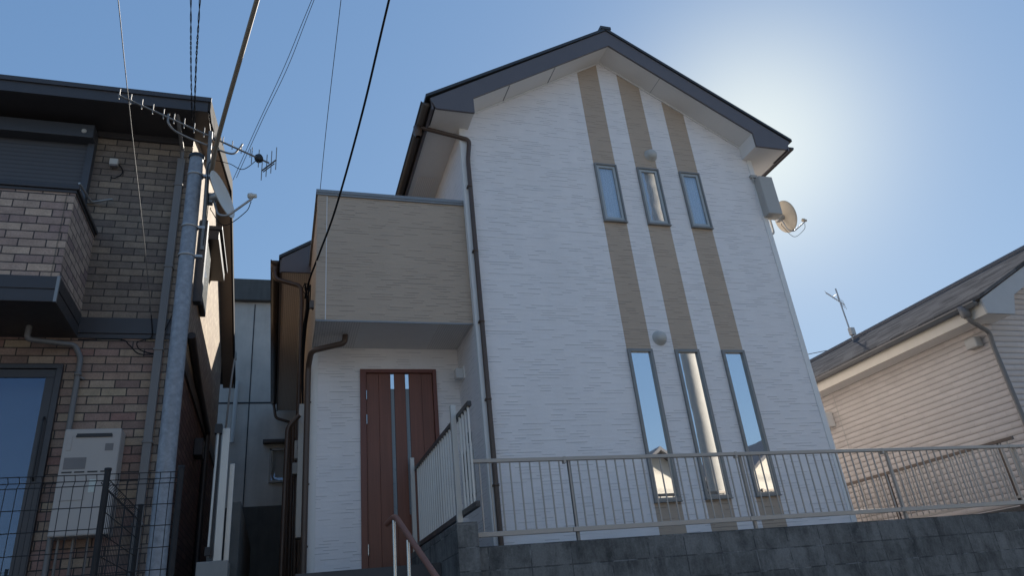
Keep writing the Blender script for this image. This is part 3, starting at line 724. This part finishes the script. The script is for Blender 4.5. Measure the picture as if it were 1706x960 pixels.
# shuttered upper window
q = MB(); q.box(-4.4, -2.20, LY-.22, LY-.001, 7.06, 7.24); sh = q.build('shutter_box', M['shut'], L, .006)
q = MB(); q.box(-4.4, -2.27, LY-.06, LY-.03, 5.0, 7.06); q.build('roller_shutter', M['shutter'], sh)
q = MB(); q.box(-2.27, -2.20, LY-.10, LY-.001, 5.0, 7.06); q.build('shutter_rail', M['shut'], sh)
q = MB(); q.lathe([(0, .02), (.022, .016), (.028, 0)], (-2.30, LY-.22, 7.14), (0, -1, 0), 16); q.build('knob', M['plasticgrey'], sh)
q = MB(); q.tube(bend([(-2.15, LY-.05, 6.30), (-2.18, 7.45, 6.27)], .05), .012, 8); q.tube([(-2.2, LY, 6.3), (-1.92, LY-.12, 6.3)], .012, 8); q.build('laundry_bracket', M['galvpale'], L)
# vent on the wall
q = MB(); q.box(-2.03, -1.94, LY-.07, LY-.001, 6.82, 6.90); wv = q.build('wall_vent', M['plasticgrey'], L, .008)
q = MB(); q.box(-2.02, -1.95, LY-.075, LY-.03, 6.79, 6.815); q.build('vent_hood', M['labelgrey'], wv)
q = MB(); q.tube(curve([(-1.95, LY-.02, 6.86), (-1.90, LY-.02, 6.80), (-1.89, LY-.02, 6.72), (-1.95, LY-.02, 6.66), (-2.0, LY-.02, 6.66)]), .006, 6); q.build('vent_cable', M['wire'], wv)
# ground floor window
q = MB()
q.box(wx0, wx1, LY-.05, LY+.03, wz1-.05, wz1); q.box(wx1-.055, wx1, LY-.05, LY+.03, wz0, wz1-.05); q.box(wx0, wx0+.055, LY-.05, LY+.03, wz0, wz1-.05); q.box(wx0, wx1, LY-.06, LY+.03, wz0-.05, wz0)
gw = q.build('garden_window', M['dkmetal'], L, .004)
q = MB(); a, b = -2.99, -2.19
q.box(a, b, LY-.03, LY+.0, wz1-.14, wz1-.055); q.box(b-.08, b, LY-.03, LY, wz0, wz1-.14); q.box(a, a+.06, LY-.03, LY, wz0, wz1-.14); q.box(a, b, LY-.03, LY, wz0, wz0+.08)
q.build('sash', M['dkmetal'], gw, .003)
q = MB(); q.box(a+.05, b-.07, LY-.018, LY-.012, wz0+.07, wz1-.13); q.box(wx0+.05, a, LY-.008, LY-.002, wz0, wz1-.05); q.build('pane', M['glassdark'], gw)
q = MB(); q.box(wx0, wx1, LY+.25, LY+.3, wz0-.1, wz1); q.build('curtain', M['shut'], gw)
q = MB(); q.tube(bend([(-2.215, LY-.035, 3.78), (-2.215, LY-.07, 3.74), (-2.215, LY-.07, 3.2), (-2.215, LY-.035, 3.16)], .02), .009, 8); q.build('handle', M['black'], gw)
# downpipes of the left house
q = MB(); q.box(-1.305, -1.225, LY-.075, LY-.01, LB, 6.98)
q.tube(bend([(-1.30, 7.36, 7.36), (-1.28, 7.5, 7.22), (-1.265, LY-.045, 7.1), (-1.265, LY-.045, 6.9)], .05), .022, 10)
for zz in (6.6, 5.5, 4.5, 3.5, 2.7): q.box(-1.315, -1.215, LY-.083, LY-.001, zz-.012, zz+.012)
q.build('downpipe', M['greypipe'], L, .004)
q = MB(); q.tube(bend([(-2.42, 7.6, 4.66), (-2.42, 7.6, 4.50), at(125, 575, Y=7.85), (-1.985, 7.85, 4.40), (-1.975, 7.85, LB)], .05), .027, 10)
q.lathe([(.03, -.02), (.034, -.02), (.034, .02), (.03, .02)], (-1.984, 7.85, 4.22)); q.tube([(-1.98, 7.85, 4.2), (-1.92, 7.86, 4.17)], .012, 8); q.build('drain_pipe', M['greypipe'], L)
# gas water heater
G = thing('water_heater', 'beige wall-mounted gas water heater with grey labels on the brick wall', 'water heater', (-1.72, 7.9, 2.6))
q = MB(); q.box(-1.965, -1.475, LY-.24, LY-.01, 2.60, 3.60); hb = q.build('case', M['heater'], G, .015)
hy = LY-.24
q = MB(); q.box(-1.86, -1.55, hy-.012, hy-.001, 3.515, 3.535); q.box(-1.855, -1.555, hy-.009, hy-.0005, 3.535, 3.55); q.build('exhaust_slot', M['black'], G)
q = MB()
for a in (-1.935, -1.83, -1.72, -1.61): q.box(a, a+.085, hy-.004, hy-.001, 3.175, 3.188)
q.build('vent_slit', M['black'], G)
q = MB(); q.box(-1.93, -1.745, hy-.0035, hy-.001, 3.21, 3.32); q.build('rating_plate', M['labelgrey'], G)
q = MB(); q.box(-1.60, -1.53, hy-.0035, hy-.001, 3.38, 3.45); q.build('label_plate', M['labelgrey'], G)
q = MB(); q.box(-1.69, -1.635, hy-.004, hy-.001, 2.99, 3.11); q.build('sticker', M['sticker'], G)
q = MB(); q.box(-1.935, -1.715, hy-.006, hy-.001, 2.92, 3.13); q.build('access_panel', M['heater'], G, .003)
q = MB(); q.box(-1.93, -1.89, hy-.005, hy-.001, 3.39, 3.53); q.build('side_grip', M['heater'], G, .003)
q = MB()
for xx in (-1.9, -1.78, -1.66, -1.55): q.tube([(xx, LY-.1, 2.60), (xx, LY-.1, 2.0), (xx, LY-.02, 1.95)], .012, 8)
q.build('water_pipe', M['greypipe'], G)
# things on the side wall facing the alley
q = MB(); q.box(LX+.001, LX+.24, 9.85, 11.3, 7.18, 7.24); q.box(LX+.001, LX+.20, 9.87, 11.28, 7.02, 7.179); q.build('window_awning', M['dkmetal'], L, .005)
q = MB(); q.box(LX+.001, LX+.07, 9.45, 10.3, 5.95, 7.0); sw = q.build('side_window', M['dkmetal'], L, .004)
q = MB(); q.box(LX+.071, LX+.076, 9.5, 10.25, 6.0, 6.95); q.build('pane', M['glassdark'], sw)
q = MB(); q.box(LX+.001, LX+.1, 9.3, 9.44, 5.75, 7.0); q.build('shutter', M['shut'], sw)
q = MB(); q.lathe([(0, .16), (.07, .16), (.085, .12), (.085, .0)], (LX+.001, 11.15, 7.12), (1, 0, 0), 18); q.build('vent_hood', M['dkmetal'], L)
q = MB(); q.tube(bend([(LX+.05, 9.16, 5.2), (LX+.05, 10.5, 4.95), (LX+.05, 12.3, 4.78), (LX+.05, 12.3, 1.7)], .1), .05, 10); q.build('duct', M['dkmetal'], L)
q = MB(); q.box(LX+.001, LX+.12, 11.0, 11.3, 4.1, 4.35); q.build('junction_box', M['dkmetal'], L, .01)
q = MB(); q.box(LX+.20, LX+.27, 14.6, 14.7, 6.9, 7.05); q.tube(curve([(LX+.235, 14.6, 6.9), (LX+.2, 14.6, 6.4), (LX+.17, 14.6, 5.6), (LX+.12, 14.6, 4.6)]), .02, 6); q.build('cable_box', M['plasticgrey'], L)

# ------------------------------------------------------------------ galvanised pole with aerial, dish
px_, py_ = -.855, 6.15
P = thing('steel_pole', 'galvanised steel service pole leaning in front of the brick house corner', 'pole', (px_, py_, 0))
q = MB(); q.tube([(px_+.045, py_, 0), (px_+.015, py_, 3), (px_-.005, py_, 5.70)], [.072, .07, .064], 24, caps=True); q.tube([(px_-.005, py_, 5.70), (px_-.005, py_, 5.83)], .062, 24); q.build('shaft', M['galv'], P)
q = MB(); q.lathe([(0, .03), (.05, .03), (.07, .012), (.071, -.02)], (px_-.005, py_, 5.83), seg=24); q.build('pole_cap', M['black'], P)
for zz in (5.62, 5.05, 4.75):
    q = MB(); q.lathe([(.067, -.012), (.073, -.012), (.073, .012), (.067, .012)], (px_, py_, zz), seg=24); q.box(px_+.06, px_+.13, py_-.02, py_+.02, zz-.012, zz+.012)
    q.build('clamp', M['galvpale'], P)
A = thing('tv_aerial', 'long many-element television aerial on thin mast above the steel pole', 'aerial', (-.74, 6.15, 4.9))
mx_, my_ = -.745, 6.15
q = MB(); q.tube([(mx_+.01, my_, 4.82), (mx_-.015, my_, 6.15)], .019, 12); q.build('mast', M['aerial'], A)
a0 = Vector((-1.49, 5.68, 6.10)); a1 = Vector((-.215, 6.52, 6.10)); bd_ = (a1-a0)
q = MB(); q.tube([a0, a1], .0095, 8); q.build('boom', M['aerial'], A)
for t_ in [0.005] + [.07+.0655*i for i in range(14)]:
    c = a0 + bd_*t_; hl = .062 if t_ < .55 else .055
    q = MB(); q.box(c.x-.004, c.x+.004, c.y-.004, c.y+.004, c.z-hl+.02, c.z+hl+.012); q.tube([c-Vector((.012,0,0)), c+Vector((.012,0,0))], .008, 6); q.build('element', M['aerial'], A)
for off, hl in ((-.12, .11), (-.20, .10)):
    c = a1 + bd_.normalized()*off; q = MB(); q.tube([c-Vector((0,0,hl)), c+Vector((0,0,hl))], .005, 6); q.build('element', M['aerial'], A)
side = Vector((bd_.y, -bd_.x, 0)).normalized()
q = MB(); q.tube([a1-side*.13-Vector((0,0,.03)), a1+side*.13-Vector((0,0,.03))], .008, 6); q.tube([a1-side*.1-Vector((0,0,.06)), a1+side*.1+Vector((0,0,-.06))], .006, 6)
for k in (-1, -.33, .33, 1): c = a1+side*.13*k; q.tube([c-Vector((0,0,.15)), c+Vector((0,0,.13))], .005, 6)
q.build('reflector', M['aerial'], A)
c = a1 - bd_.normalized()*.12; q = MB(); q.lathe([(0, .03), (.04, .028), (.045, 0), (.04, -.028), (0, -.03)], c, (-.3, -1, .2), 16); q.build('feed_box', M['black'], A)
q = MB(); q.tube(curve([at(281, 190, Y=5.93)+Vector((0,0,.0)), at(281, 206, Y=5.93), at(298, 222, Y=5.98), at(345, 242, Y=6.15), at(385, 256, Y=6.3), at(398, 248, Y=6.36), at(404, 240, Y=6.4)]), .010, 8); q.build('support_arm', M['aerial'], A)
q = MB(); q.tube(curve([c, at(405, 282, Y=6.3), at(380, 272, Y=6.2), (mx_, my_-.03, 5.75), (mx_+.03, my_-.03, 5.3), (mx_+.02, my_-.03, 4.85)]), .004, 6); q.build('lead', M['wire'], A)

def dish(name, label, c, rad, face_az, face_el, mat, mast, group=None):
    """offset dish: reflector, back bracket, feed arm, feed horn"""
    n = Vector((math.sin(face_az)*math.cos(face_el), math.cos(face_az)*math.cos(face_el), math.sin(face_el)))
    T = thing(name, label, 'satellite dish', mast, 'satellite dishes')
    c = Vector(c)
    prof = [(rad*k/8, (k/8)**2*rad*.16) for k in range(9)] + [(rad*1.015, rad*.165)] + [(rad*1.015, rad*.15)] + [(rad*k/8, (k/8)**2*rad*.16-.008) for k in range(8, -1, -1)]
    q = MB(); q.lathe(prof, c, n, 40); q.build('reflector', mat, T)
    upv = Vector((0,0,1)); up2 = (upv - n*n.z).normalized(); bot = c - up2*rad*.97 + n*rad*.15
    lnb = c + n*rad*1.25 - up2*rad*.55
    q = MB(); q.tube(bend([c - n*.06, c - n*.05 - up2*rad*.9, bot - up2*.03, lnb - up2*.03], .06), .011, 8); q.build('feed_arm', M['galvpale'], T)
    q = MB(); ax = (c - lnb).normalized(); q.lathe([(0, .035), (.026, .03), (.03, .0), (.022, -.02), (.02, -.045), (0, -.05)], lnb, ax, 16); q.build('feed_horn', mat, T)
    m0 = Vector(mast)
    q = MB(); q.tube([c - n*.005, c - n*.10], .045, 12); b = c - n*.10; q.box(b.x-.035, b.x+.035, b.y-.035, b.y+.035, b.z-.05, b.z+.05); q.tube([b, (m0.x, m0.y, b.z)], .018, 8); q.build('bracket', M['galvpale'], T)
    q = MB(); q.tube(curve([lnb-Vector((0,0,.06)), lnb - Vector((0,0,.16)) - n*.05, bot - up2*.12 - n*.05, c - n*.10 - up2*rad*.6, b - up2*.1]), .004, 6); q.build('lead', M['wire'], T)
    return T, b
dish('satellite_dish', 'white satellite dish seen edge-on beside the steel pole', at(365, 326, Y=6.18), .235, R(111), R(15), M['dish'], (-.74, 6.15, 5.0))
T, b = dish('satellite_dish', 'beige satellite dish seen from behind on right corner of the white house', at(1305, 362, Y=8.0), .262, R(97), R(15), M['dishbeige'], (7.33, 7.98, 6.75))
q = MB(); q.tube(bend([(7.18, 8.0, 6.62), (7.33, 7.98, 6.62), (7.33, 7.98, b.z+.08)], .05), .018, 10); q.build('mast_arm', M['galvpale'], T)

# ------------------------------------------------------------------ overhead wires
def drop(name, label, pts, r, ext, group=None, twist=0, mat='wire'):
    """pts run from the fixing upward; the last stretch is prolonged out of the frame"""
    P_ = [Vector(p) for p in pts]; d = (P_[-1]-P_[-2]).normalized(); P_.append(P_[-1] + d*ext*.5 - Vector((0,0,ext*.01))); P_.append(P_[-1] + d*ext*.5)
    C_ = curve(P_, 10); q = MB()
    if twist:
        n = 240; L_ = len(C_)
        for ph in (0, PI):
            o = []
            for i in range(n):
                f = i/(n-1)*(L_-1); k = min(int(f), L_-2); p = C_[k].lerp(C_[k+1], f-k); an = f*twist+ph
                o.append(p + Vector((math.cos(an), .3*math.sin(an), math.sin(an)))*r*.9)
            q.tube(o, r*.75, 6)
    else: q.tube(C_, r, 8)
    o = q.build(name, M[mat]); tag(o, label, 'cable', group or ('overhead wires' if name == 'overhead_wire' else None)); return o
drop('service_cable', 'thick black service cable rising from the balcony side, crossing its front', [at(508, 497, Y=8.6), at(517, 462, Y=8.2), at(533, 420, Y=7.85), at(560, 345, Y=7.2), at(603, 190, Y=6.1), at(648, 0, Y=5.05)], .012, 5)
drop('overhead_wire', 'thin single wire rising from behind the tan balcony', [at(533, 320, Y=10.3), at(545, 200, Y=9.2), at(568, 0, Y=7.4)], .005, 6)
drop('overhead_wire', 'right one of two thin wires reaching the brick house gable', [at(394, 296, Y=11.1), at(437, 200, Y=9.7), at(480, 110, Y=8.8), at(523, 0, Y=7.9)], .0045, 6)
drop('overhead_wire', 'left one of two thin wires reaching the brick house gable', [at(388, 300, Y=11.2), at(428, 210, Y=9.8), at(474, 110, Y=8.8), at(519, 0, Y=7.9)], .0045, 6)
drop('twisted_cable', 'left twisted black cable running down to the brick house eave', [at(320, 205, Y=7.28), at(318, 100, Y=6.7), at(318, 0, Y=6.2)], .006, 5, twist=2.2)
drop('twisted_cable', 'right twisted black cable running down to the brick house eave', [at(323, 215, Y=7.28), at(327, 100, Y=6.7), at(333, 0, Y=6.2)], .007, 5, twist=2.2)
drop('overhead_wire', 'thin pale wire hanging down the face of the brick house', [at(252, 525, Y=7.86), at(240, 400, Y=7.1), at(222, 240, Y=6.2), at(207, 100, Y=5.3), at(197, 0, Y=4.7)], .004, 4, mat='greypipe')
drop('conduit', 'straight brown protected cable running steeply up from the steel pole top', [at(351, 292, Y=6.2), at(366, 220, Y=5.7), at(428, 0, Y=4.5)], .020, 4, mat='conduit')
q = MB(); q.tube(curve([at(252, 525, Y=7.86), at(253, 560, Y=7.86), at(240, 566, Y=7.86), at(228, 572, Y=7.85), at(235, 584, Y=7.85), at(262, 588, Y=7.85), at(270, 560, Y=7.84), at(285, 530, Y=7.84), at(300, 490, Y=7.8), at(308, 420, Y=7.7)]), .006, 6)
q.tube(curve([at(130, 566, Y=7.86), at(200, 566, Y=7.86), at(215, 575, Y=7.86), at(232, 590, Y=7.86), at(262, 590, Y=7.85)]), .006, 6)
tag(q.build('loose_cable', M['wire']), 'loose black cable coiled on the brick house wall under the dark band', 'cable')
CB = thing('cable_bracket', 'steel cable bracket with bundled black cables on the balcony side', 'bracket', (.34, 9.0, 5.6))
q = MB(); e = at(520, 508, Y=8.7); q.tube([e, (SX, 8.9, e.z+.03)], .02, 10); q.box(e.x-.03, e.x+.03, e.y-.03, e.y+.03, e.z-.05, e.z+.05); q.build('bracket', M['greypipe'], CB)
q = MB()
for k in range(6):
    dx = random.uniform(-.02, .02); dy = random.uniform(-.05, .05)
    q.tube(curve([at(515+random.uniform(-8, 4), 478+random.uniform(-8, 8), Y=8.9), (.30+dx, 9.05+dy, 5.62), (.27+dx, 9.3+dy, 5.35), (.27+dx*.5, 9.6+dy*.3, 4.9), (.30, 9.8, 4.2)]), .009, 6)
q.build('cable_bundle', M['wire'], CB)
q = MB(); c0 = at(508, 490, Y=8.9); q.tube(curve([c0, c0+Vector((-.03,0,.06)), c0+Vector((-.01,0,.14)), c0+Vector((.05,0,.14)), c0+Vector((.05,0,.03)), c0]), .006, 6); q.build('wire_loop', M['wire'], CB)

# ------------------------------------------------------------------ mesh fence, left
MF = thing('mesh_fence', 'black welded mesh fence with return panel in front of the brick house', 'fence', (-1.05, 5.2, 1.6))
my = 5.25; fxp = -1.06; topz = 2.635; dxv = .062; bw_ = .0026
def panel(p0, p1, ztop_, zbot, nx):
    q = MB(); p0 = Vector(p0); p1 = Vector(p1); nrm = Vector((0,0,1)).cross((p1-p0).normalized())
    fold = [(0, 0), (-.03, -.028), (-.06, .0)]
    for i in range(nx+1):
        p = p0.lerp(p1, i/nx)
        q.tube([Vector((p.x, p.y, ztop_)), Vector((p.x, p.y, ztop_-.035)) + nrm*.028, Vector((p.x, p.y, ztop_-.075)), Vector((p.x, p.y, zbot))], bw_, 5, caps=False)
    zs = [ztop_-.003, ztop_-.037, ztop_-.075]; z = ztop_-.21
    while z > zbot: zs.append(z); z -= .135
    for k, z in enumerate(zs):
        o = nrm*.030 if k == 1 else Vector((0,0,0))
        q.tube([Vector((p0.x, p0.y, z))+o, Vector((p1.x, p1.y, z))+o], bw_*1.25, 5, caps=False)
    return q.build('mesh_panel', M['mesh'], MF)
panel((-4.6, my, 0), (fxp, my, 0), topz, 1.64, 57); panel((fxp, my, 0), (-.62, my, 0), topz, 1.64, 7)
panel((fxp, my, 0), (fxp, 6.62, 0), topz-.02, 1.64, 26)
for x, y in ((fxp, my), (fxp, 6.62), (-3.06, my), (-.62, my+.0)):
    q = MB(); q.tube([(x, y-.0, 1.45), (x, y, topz+.03)], .019, 12); q.lathe([(0, .01), (.022, .006), (.022, -.01)], (x, y, topz+.03), seg=12); q.build('post', M['mesh'], MF)
q = MB(); q.box(-8, -.5, 5.10, 5.24, 0, 1.60)
tag(q.build('lot_wall', M['conc']), 'low block wall under the black mesh fence, left side', 'wall')

# ------------------------------------------------------------------ folded white gate in the alley mouth
GT = thing('folding_gate', 'folded white metal gate standing at the dark alley mouth', 'gate', (-.55, 8.0, 2.3))
q = MB(); q.box(-.575, -.50, 7.98, 8.03, 2.33, 3.665); q.build('gate_post', M['aluwhite'], GT, .004)
q = MB(); q.box(-.485, -.435, 8.05, 8.09, 2.33, 3.30); q.build('gate_post', M['aluwhite'], GT, .004)
q = MB(); q.tube([(-.625, 7.96, 2.46), (-.615, 7.96, 3.60)], .012, 10); q.build('gate_rod', M['aluwhite'], GT)
q = MB(); q.box(-.65, -.58, 7.93, 8.0, 3.60, 3.70); q.box(-.655, -.60, 7.93, 7.99, 2.38, 2.46); q.box(-.61, -.585, 7.97, 8.0, 2.36, 3.6); q.build('lock_bar', M['black'], GT)
q = MB(); q.box(-.72, -.43, 7.92, 8.3, 0, 2.325); 
tag(q.build('gate_pier', M['conc'], None, .006), 'short concrete pier carrying the folded white gate', 'pier')
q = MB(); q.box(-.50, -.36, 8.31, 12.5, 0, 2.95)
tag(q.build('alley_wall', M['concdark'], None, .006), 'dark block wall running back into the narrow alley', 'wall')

# ------------------------------------------------------------------ building closing the alley
B = thing('grey_building', 'flat-topped grey panel building closing the dark alley between the houses', 'building', (0, 17.5, 0))
q = MB(); q.box(-6, 6, 17.6, 24, 0, 9.55); q.build('wall', M['backwall'], B)
q = MB(); q.box(-6.1, 6.1, 17.45, 24.1, 9.55, 10.15); q.build('parapet', M['concdark'], B, .02)
q = MB(); q.box(-6, 1.5, 17.592, 17.599, 6.86, 6.90)
for xx in (-2.55, -.72, 1.1): q.box(xx-.012, xx+.012, 17.590, 17.599, 0, 9.49)
q.build('panel_joint', M['dark'], B)
q = MB(); q.box(-.20, .6, 17.53, 17.599, 4.95, 5.0); q.box(-.20, -.15, 17.53, 17.599, 5.0, 5.75); q.box(-.20, .6, 17.53, 17.599, 5.7, 5.75); bwi = q.build('window', M['winframe'], B)
q = MB(); q.box(-.15, .6, 17.57, 17.59, 5.0, 5.7); q.build('pane', M['glassdark'], bwi)
q = MB(); q.box(-.36, .7, 17.38, 17.599, 5.86, 5.93); q.build('canopy', M['dkmetal'], B)
q = MB(); q.tube([(-1.02, 17.5, 7.4), (-1.04, 17.5, 5.9)], .05, 8); q.build('rain_pipe', M['plasticgrey'], B)
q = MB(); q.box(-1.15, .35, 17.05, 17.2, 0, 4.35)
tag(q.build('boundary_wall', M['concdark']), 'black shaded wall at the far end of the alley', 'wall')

# ================================================================== RIGHT HOUSE
N = thing('beige_house', 'low beige-sided house with dark shingle roof, right edge of photo', 'house', (10, 7.25, 2.2))
NX, NY, NYB = 10.0, 7.25, 22.0
q = MB(); q.quad((NX,NY,2.2),(NX,NYB,2.2),(NX,NYB,4.85),(NX,NY,4.85)); q.poly([(NX,NY,2.2),(15,NY,2.2),(15,NY,4.9),(12.5,NY,6.3),(NX,NY,4.95)]); q.quad((NX,NYB,2.2),(15,NYB,2.2),(15,NYB,4.85),(NX,NYB,4.85)); q.build('wall', M['nwall'], N)
q = MB(); q.box(NX-.008, NX+.05, NY-.01, NY-.001, 2.2, 4.8); q.box(NX-.01, NX-.001, NY, NY+.05, 2.2, 4.8); q.build('corner_trim', M['nwall'], N)
q = MB(); ey, ry = 5.08, 6.58
q.prism([(9.56, 6.82, ey-.03), (9.56, 6.82, ey+.02), (12.5, 6.82, ry), (12.5, 6.82, ry-.06)], (0, 16, 0), 0)
q.prism([(15.44, 6.82, ey-.03), (15.44, 6.82, ey+.02), (12.5, 6.82, ry), (12.5, 6.82, ry-.06)], (0, 16, 0), 0)
nr = q.build('roof', M['shingle'], N)
q = MB(); q.tube([(12.5, 6.8, ry+.01), (12.5, 22.82, ry+.01)], .06, 8); q.build('ridge_cap', M['roofgrey'], nr)
q = MB(); q.prism([(9.62, 6.84, ey-.26), (10.15, 6.84, ey-.26), (10.3, 6.84, ey+.06), (12.5, 6.84, ry-.30), (14.7, 6.84, ey+.06), (14.85, 6.84, ey-.26), (15.38, 6.84, ey-.26), (15.4, 6.84, ey-.035), (12.5, 6.84, ry-.065), (9.60, 6.84, ey-.035)], (0, .03, 0)); q.build('barge_board', M['bluegrey'], nr)
q = MB(); q.box(9.62, 9.65, 6.871, 22.8, ey-.26, ey-.05); q.build('fascia', M['cream'], nr)
q = MB(); q.box(9.65, NX, 6.871, 22.8, ey-.25, ey-.235); q.box(NX, 10.15, 6.871, 7.25, ey-.25, ey-.235); q.quad((10.15,6.871,ey-.25),(10.3,6.871,ey+.05),(10.3,NY,ey+.05),(10.15,NY,ey-.25)); q.quad((10.3,6.871,ey+.05),(12.5,6.871,ry-.3),(12.5,NY,ry-.3),(10.3,NY,ey+.05)); q.build('soffit', M['soffit'], nr)
gutter(9.555, 6.9, 22.7, ey-.05, -1, nr, .055, 'greypipe')
q = MB(); q.tube(bend([(9.55, 7.12, ey-.1), (9.57, 7.12, ey-.26), (9.93, 7.16, ey-.42), (9.95, 7.2, ey-.62), (9.95, 7.2, 2.2)], .07), .033, 10); q.lathe([(0, .18), (.075, .18), (.07, .03), (.04, 0)], (9.55, 7.12, ey-.22)); q.build('downpipe', M['greypipe'], N)
q = MB(); q.box(9.86, 9.999, 7.36, 7.56, 4.52, 4.68); q.build('wall_box', M['boxbeige'], N, .02)
q = MB(); q.box(9.80, 9.999, 10.75, 11.0, 4.22, 4.5); q.build('vent_cover', M['trim'], N, .015)
q = MB()
for k in range(12): q.box(9.66+0, 9.68, 7.6+k*.9, 7.66+k*.9, ey-.20, ey-.17)
for yy in (10.6, 13.5): q.box(NX-.006, NX-.001, yy, yy+.012, 2.2, 4.8)
q.build('wall_joint', M['boxbeige'], N)
# aerial on that roof
A2 = thing('roof_aerial', 'small television aerial on thin mast on the beige house roof ridge', 'aerial', (12.45, 12.1, 6.55))
q = MB(); q.tube([(12.45, 12.1, 6.5), (12.42, 12.1, 7.86)], .017, 8); q.build('mast', M['galvpale'], A2)
q = MB(); q.box(12.38, 12.5, 12.0, 12.1, 6.65, 6.83); q.build('booster', M['plasticgrey'], A2, .01)
c0, c1 = at(1376, 488, Y=11.55), at(1407, 508, Y=12.35)
q = MB(); q.tube([c0, c1], .011, 6); q.build('boom', M['galvpale'], A2)
for k in range(11):
    c = c0.lerp(c1, k/10); h = .045 if k < 7 else .12; q = MB(); q.tube([c-Vector((-.02,.0,h)), c+Vector((-.02,.0,h))], .005, 5); q.build('element', M['galvpale'], A2)
q = MB(); q.tube([c0.lerp(c1, .35), (12.42, 12.1, 7.72)], .008, 6); q.build('support_arm', M['galvpale'], A2)
# low rail fence in front of the beige wall
F3 = thing('low_fence', 'low brown rail fence in front of the beige house wall', 'fence', (9.0, 8, 2.2))
q = MB(); q.box(8.98, 9.02, 6.75, 16, 2.98, 3.02); q.build('top_rail', M['pipe'], F3)
q = MB(); q.box(8.985, 9.015, 6.75, 16, 2.28, 2.31); q.build('bottom_rail', M['alu'], F3)
for yy in (7.0, 9.0, 11.0, 13.0): q = MB(); q.box(9.021, 9.06, yy-.02, yy+.02, 2.15, 3.02); q.build('post', M['pipe'], F3)
for k in range(80):
    yy = 6.85+k*.111; q = MB(); q.box(8.993, 9.007, yy-.007, yy+.007, 2.311, 2.979); q.build('bar', M['alu'], F3)
drop('overhead_wire', 'faint thin wire low in the sky between the white house and the beige house', [at(1440, 570, Y=20), at(1400, 580, Y=19.5), at(1340, 592, Y=19)], .012, 6)

# ================================================================== BEHIND THE CAMERA (mirrored in the windows)
UPo = thing('utility_pole', 'tapered concrete utility pole mirrored in the middle windows', 'pole', (8.95, 2.2, 0))
q = MB(); q.tube([(8.95, 2.2, 0), (8.95, 2.2, 14.5)], [.21, .12], 24); q.build('shaft', M['polecon'], UPo)
for zz in (13.6, 12.9): q = MB(); q.box(7.9, 10.0, 2.1, 2.18, zz, zz+.08); q.build('crossarm', M['galvpale'], UPo)
q = MB(); q.lathe([(0, .8), (.25, .8), (.27, .7), (.27, 0), (0, 0)], (9.35, 2.2, 11.3), seg=20); q.build('transformer', M['plasticgrey'], UPo)
q = MB()
for zz, yy in ((13.75, 2.1), (13.7, 2.16), (13.0, 2.1), (12.2, 2.2), (9.2, 2.15), (8.8, 2.2)): q.tube([(-40, yy-3, zz+.5), (-10, yy-1, zz-.3), (8.95, yy, zz), (30, yy+1, zz-.3), (50, yy+1, zz+.4)], .012, 5)
q.build('line_wires', M['wire'], UPo)
def backhouse(x0, x1, y0, y1, h, rise, label, wallm):
    T = thing('house', label, 'house', ((x0+x1)/2, y1, 0), 'houses across the street'); xm = (x0+x1)/2
    q = MB(); q.box(x0, x1, y0, y1, 0, h); q.prism([(x0, y0, h), (x1, y0, h), (xm, y0, h+rise)], (0, y1-y0, 0)); q.build('wall', wallm, T)
    q = MB()
    for s_ in (-1, 1):
        xe_ = xm + s_*((x1-x0)/2+.4); k = rise/((x1-x0)/2); q.prism([(xm, y0-.4, h+rise+.02), (xm, y0-.4, h+rise+.14), (xe_, y0-.4, h-.4*k+.14), (xe_, y0-.4, h-.4*k+.02)], (0, y1-y0+.8, 0))
    q.build('roof', M['roofgrey'], T)
    n = int((x1-x0)//1.6)
    for z_ in ([.9, 3.6] if h > 4.5 else [.9]):
        for i in range(n):
            a = x0+.5+i*1.6; q = MB(); q.box(a, a+.9, y1-.02, y1+.04, z_, z_+1.2); wn_ = q.build('window', M['winframe'], T)
            q = MB(); q.box(a+.06, a+.84, y1+.041, y1+.05, z_+.06, z_+1.14); q.build('pane', M['glassdark'], wn_)
    return T
backhouse(10.2, 14.8, -14, -6.4, 4.6, 1.7, 'pale gabled house across the street, mirrored in left lower window', M['housepale'])
backhouse(15.4, 20.5, -14, -6.6, 4.9, 1.9, 'pale house across the street, mirrored in right lower window', M['housepale'])
backhouse(-3, 3.5, -15, -7, 5.2, 1.8, 'pale house across the street behind the photographer', M['housepale'])
q = MB(); q.box(-30, 30, -5.6, -5.45, 0, 1.2); tag(q.build('garden_wall', M['conc']), 'low grey garden wall across the street', 'wall')
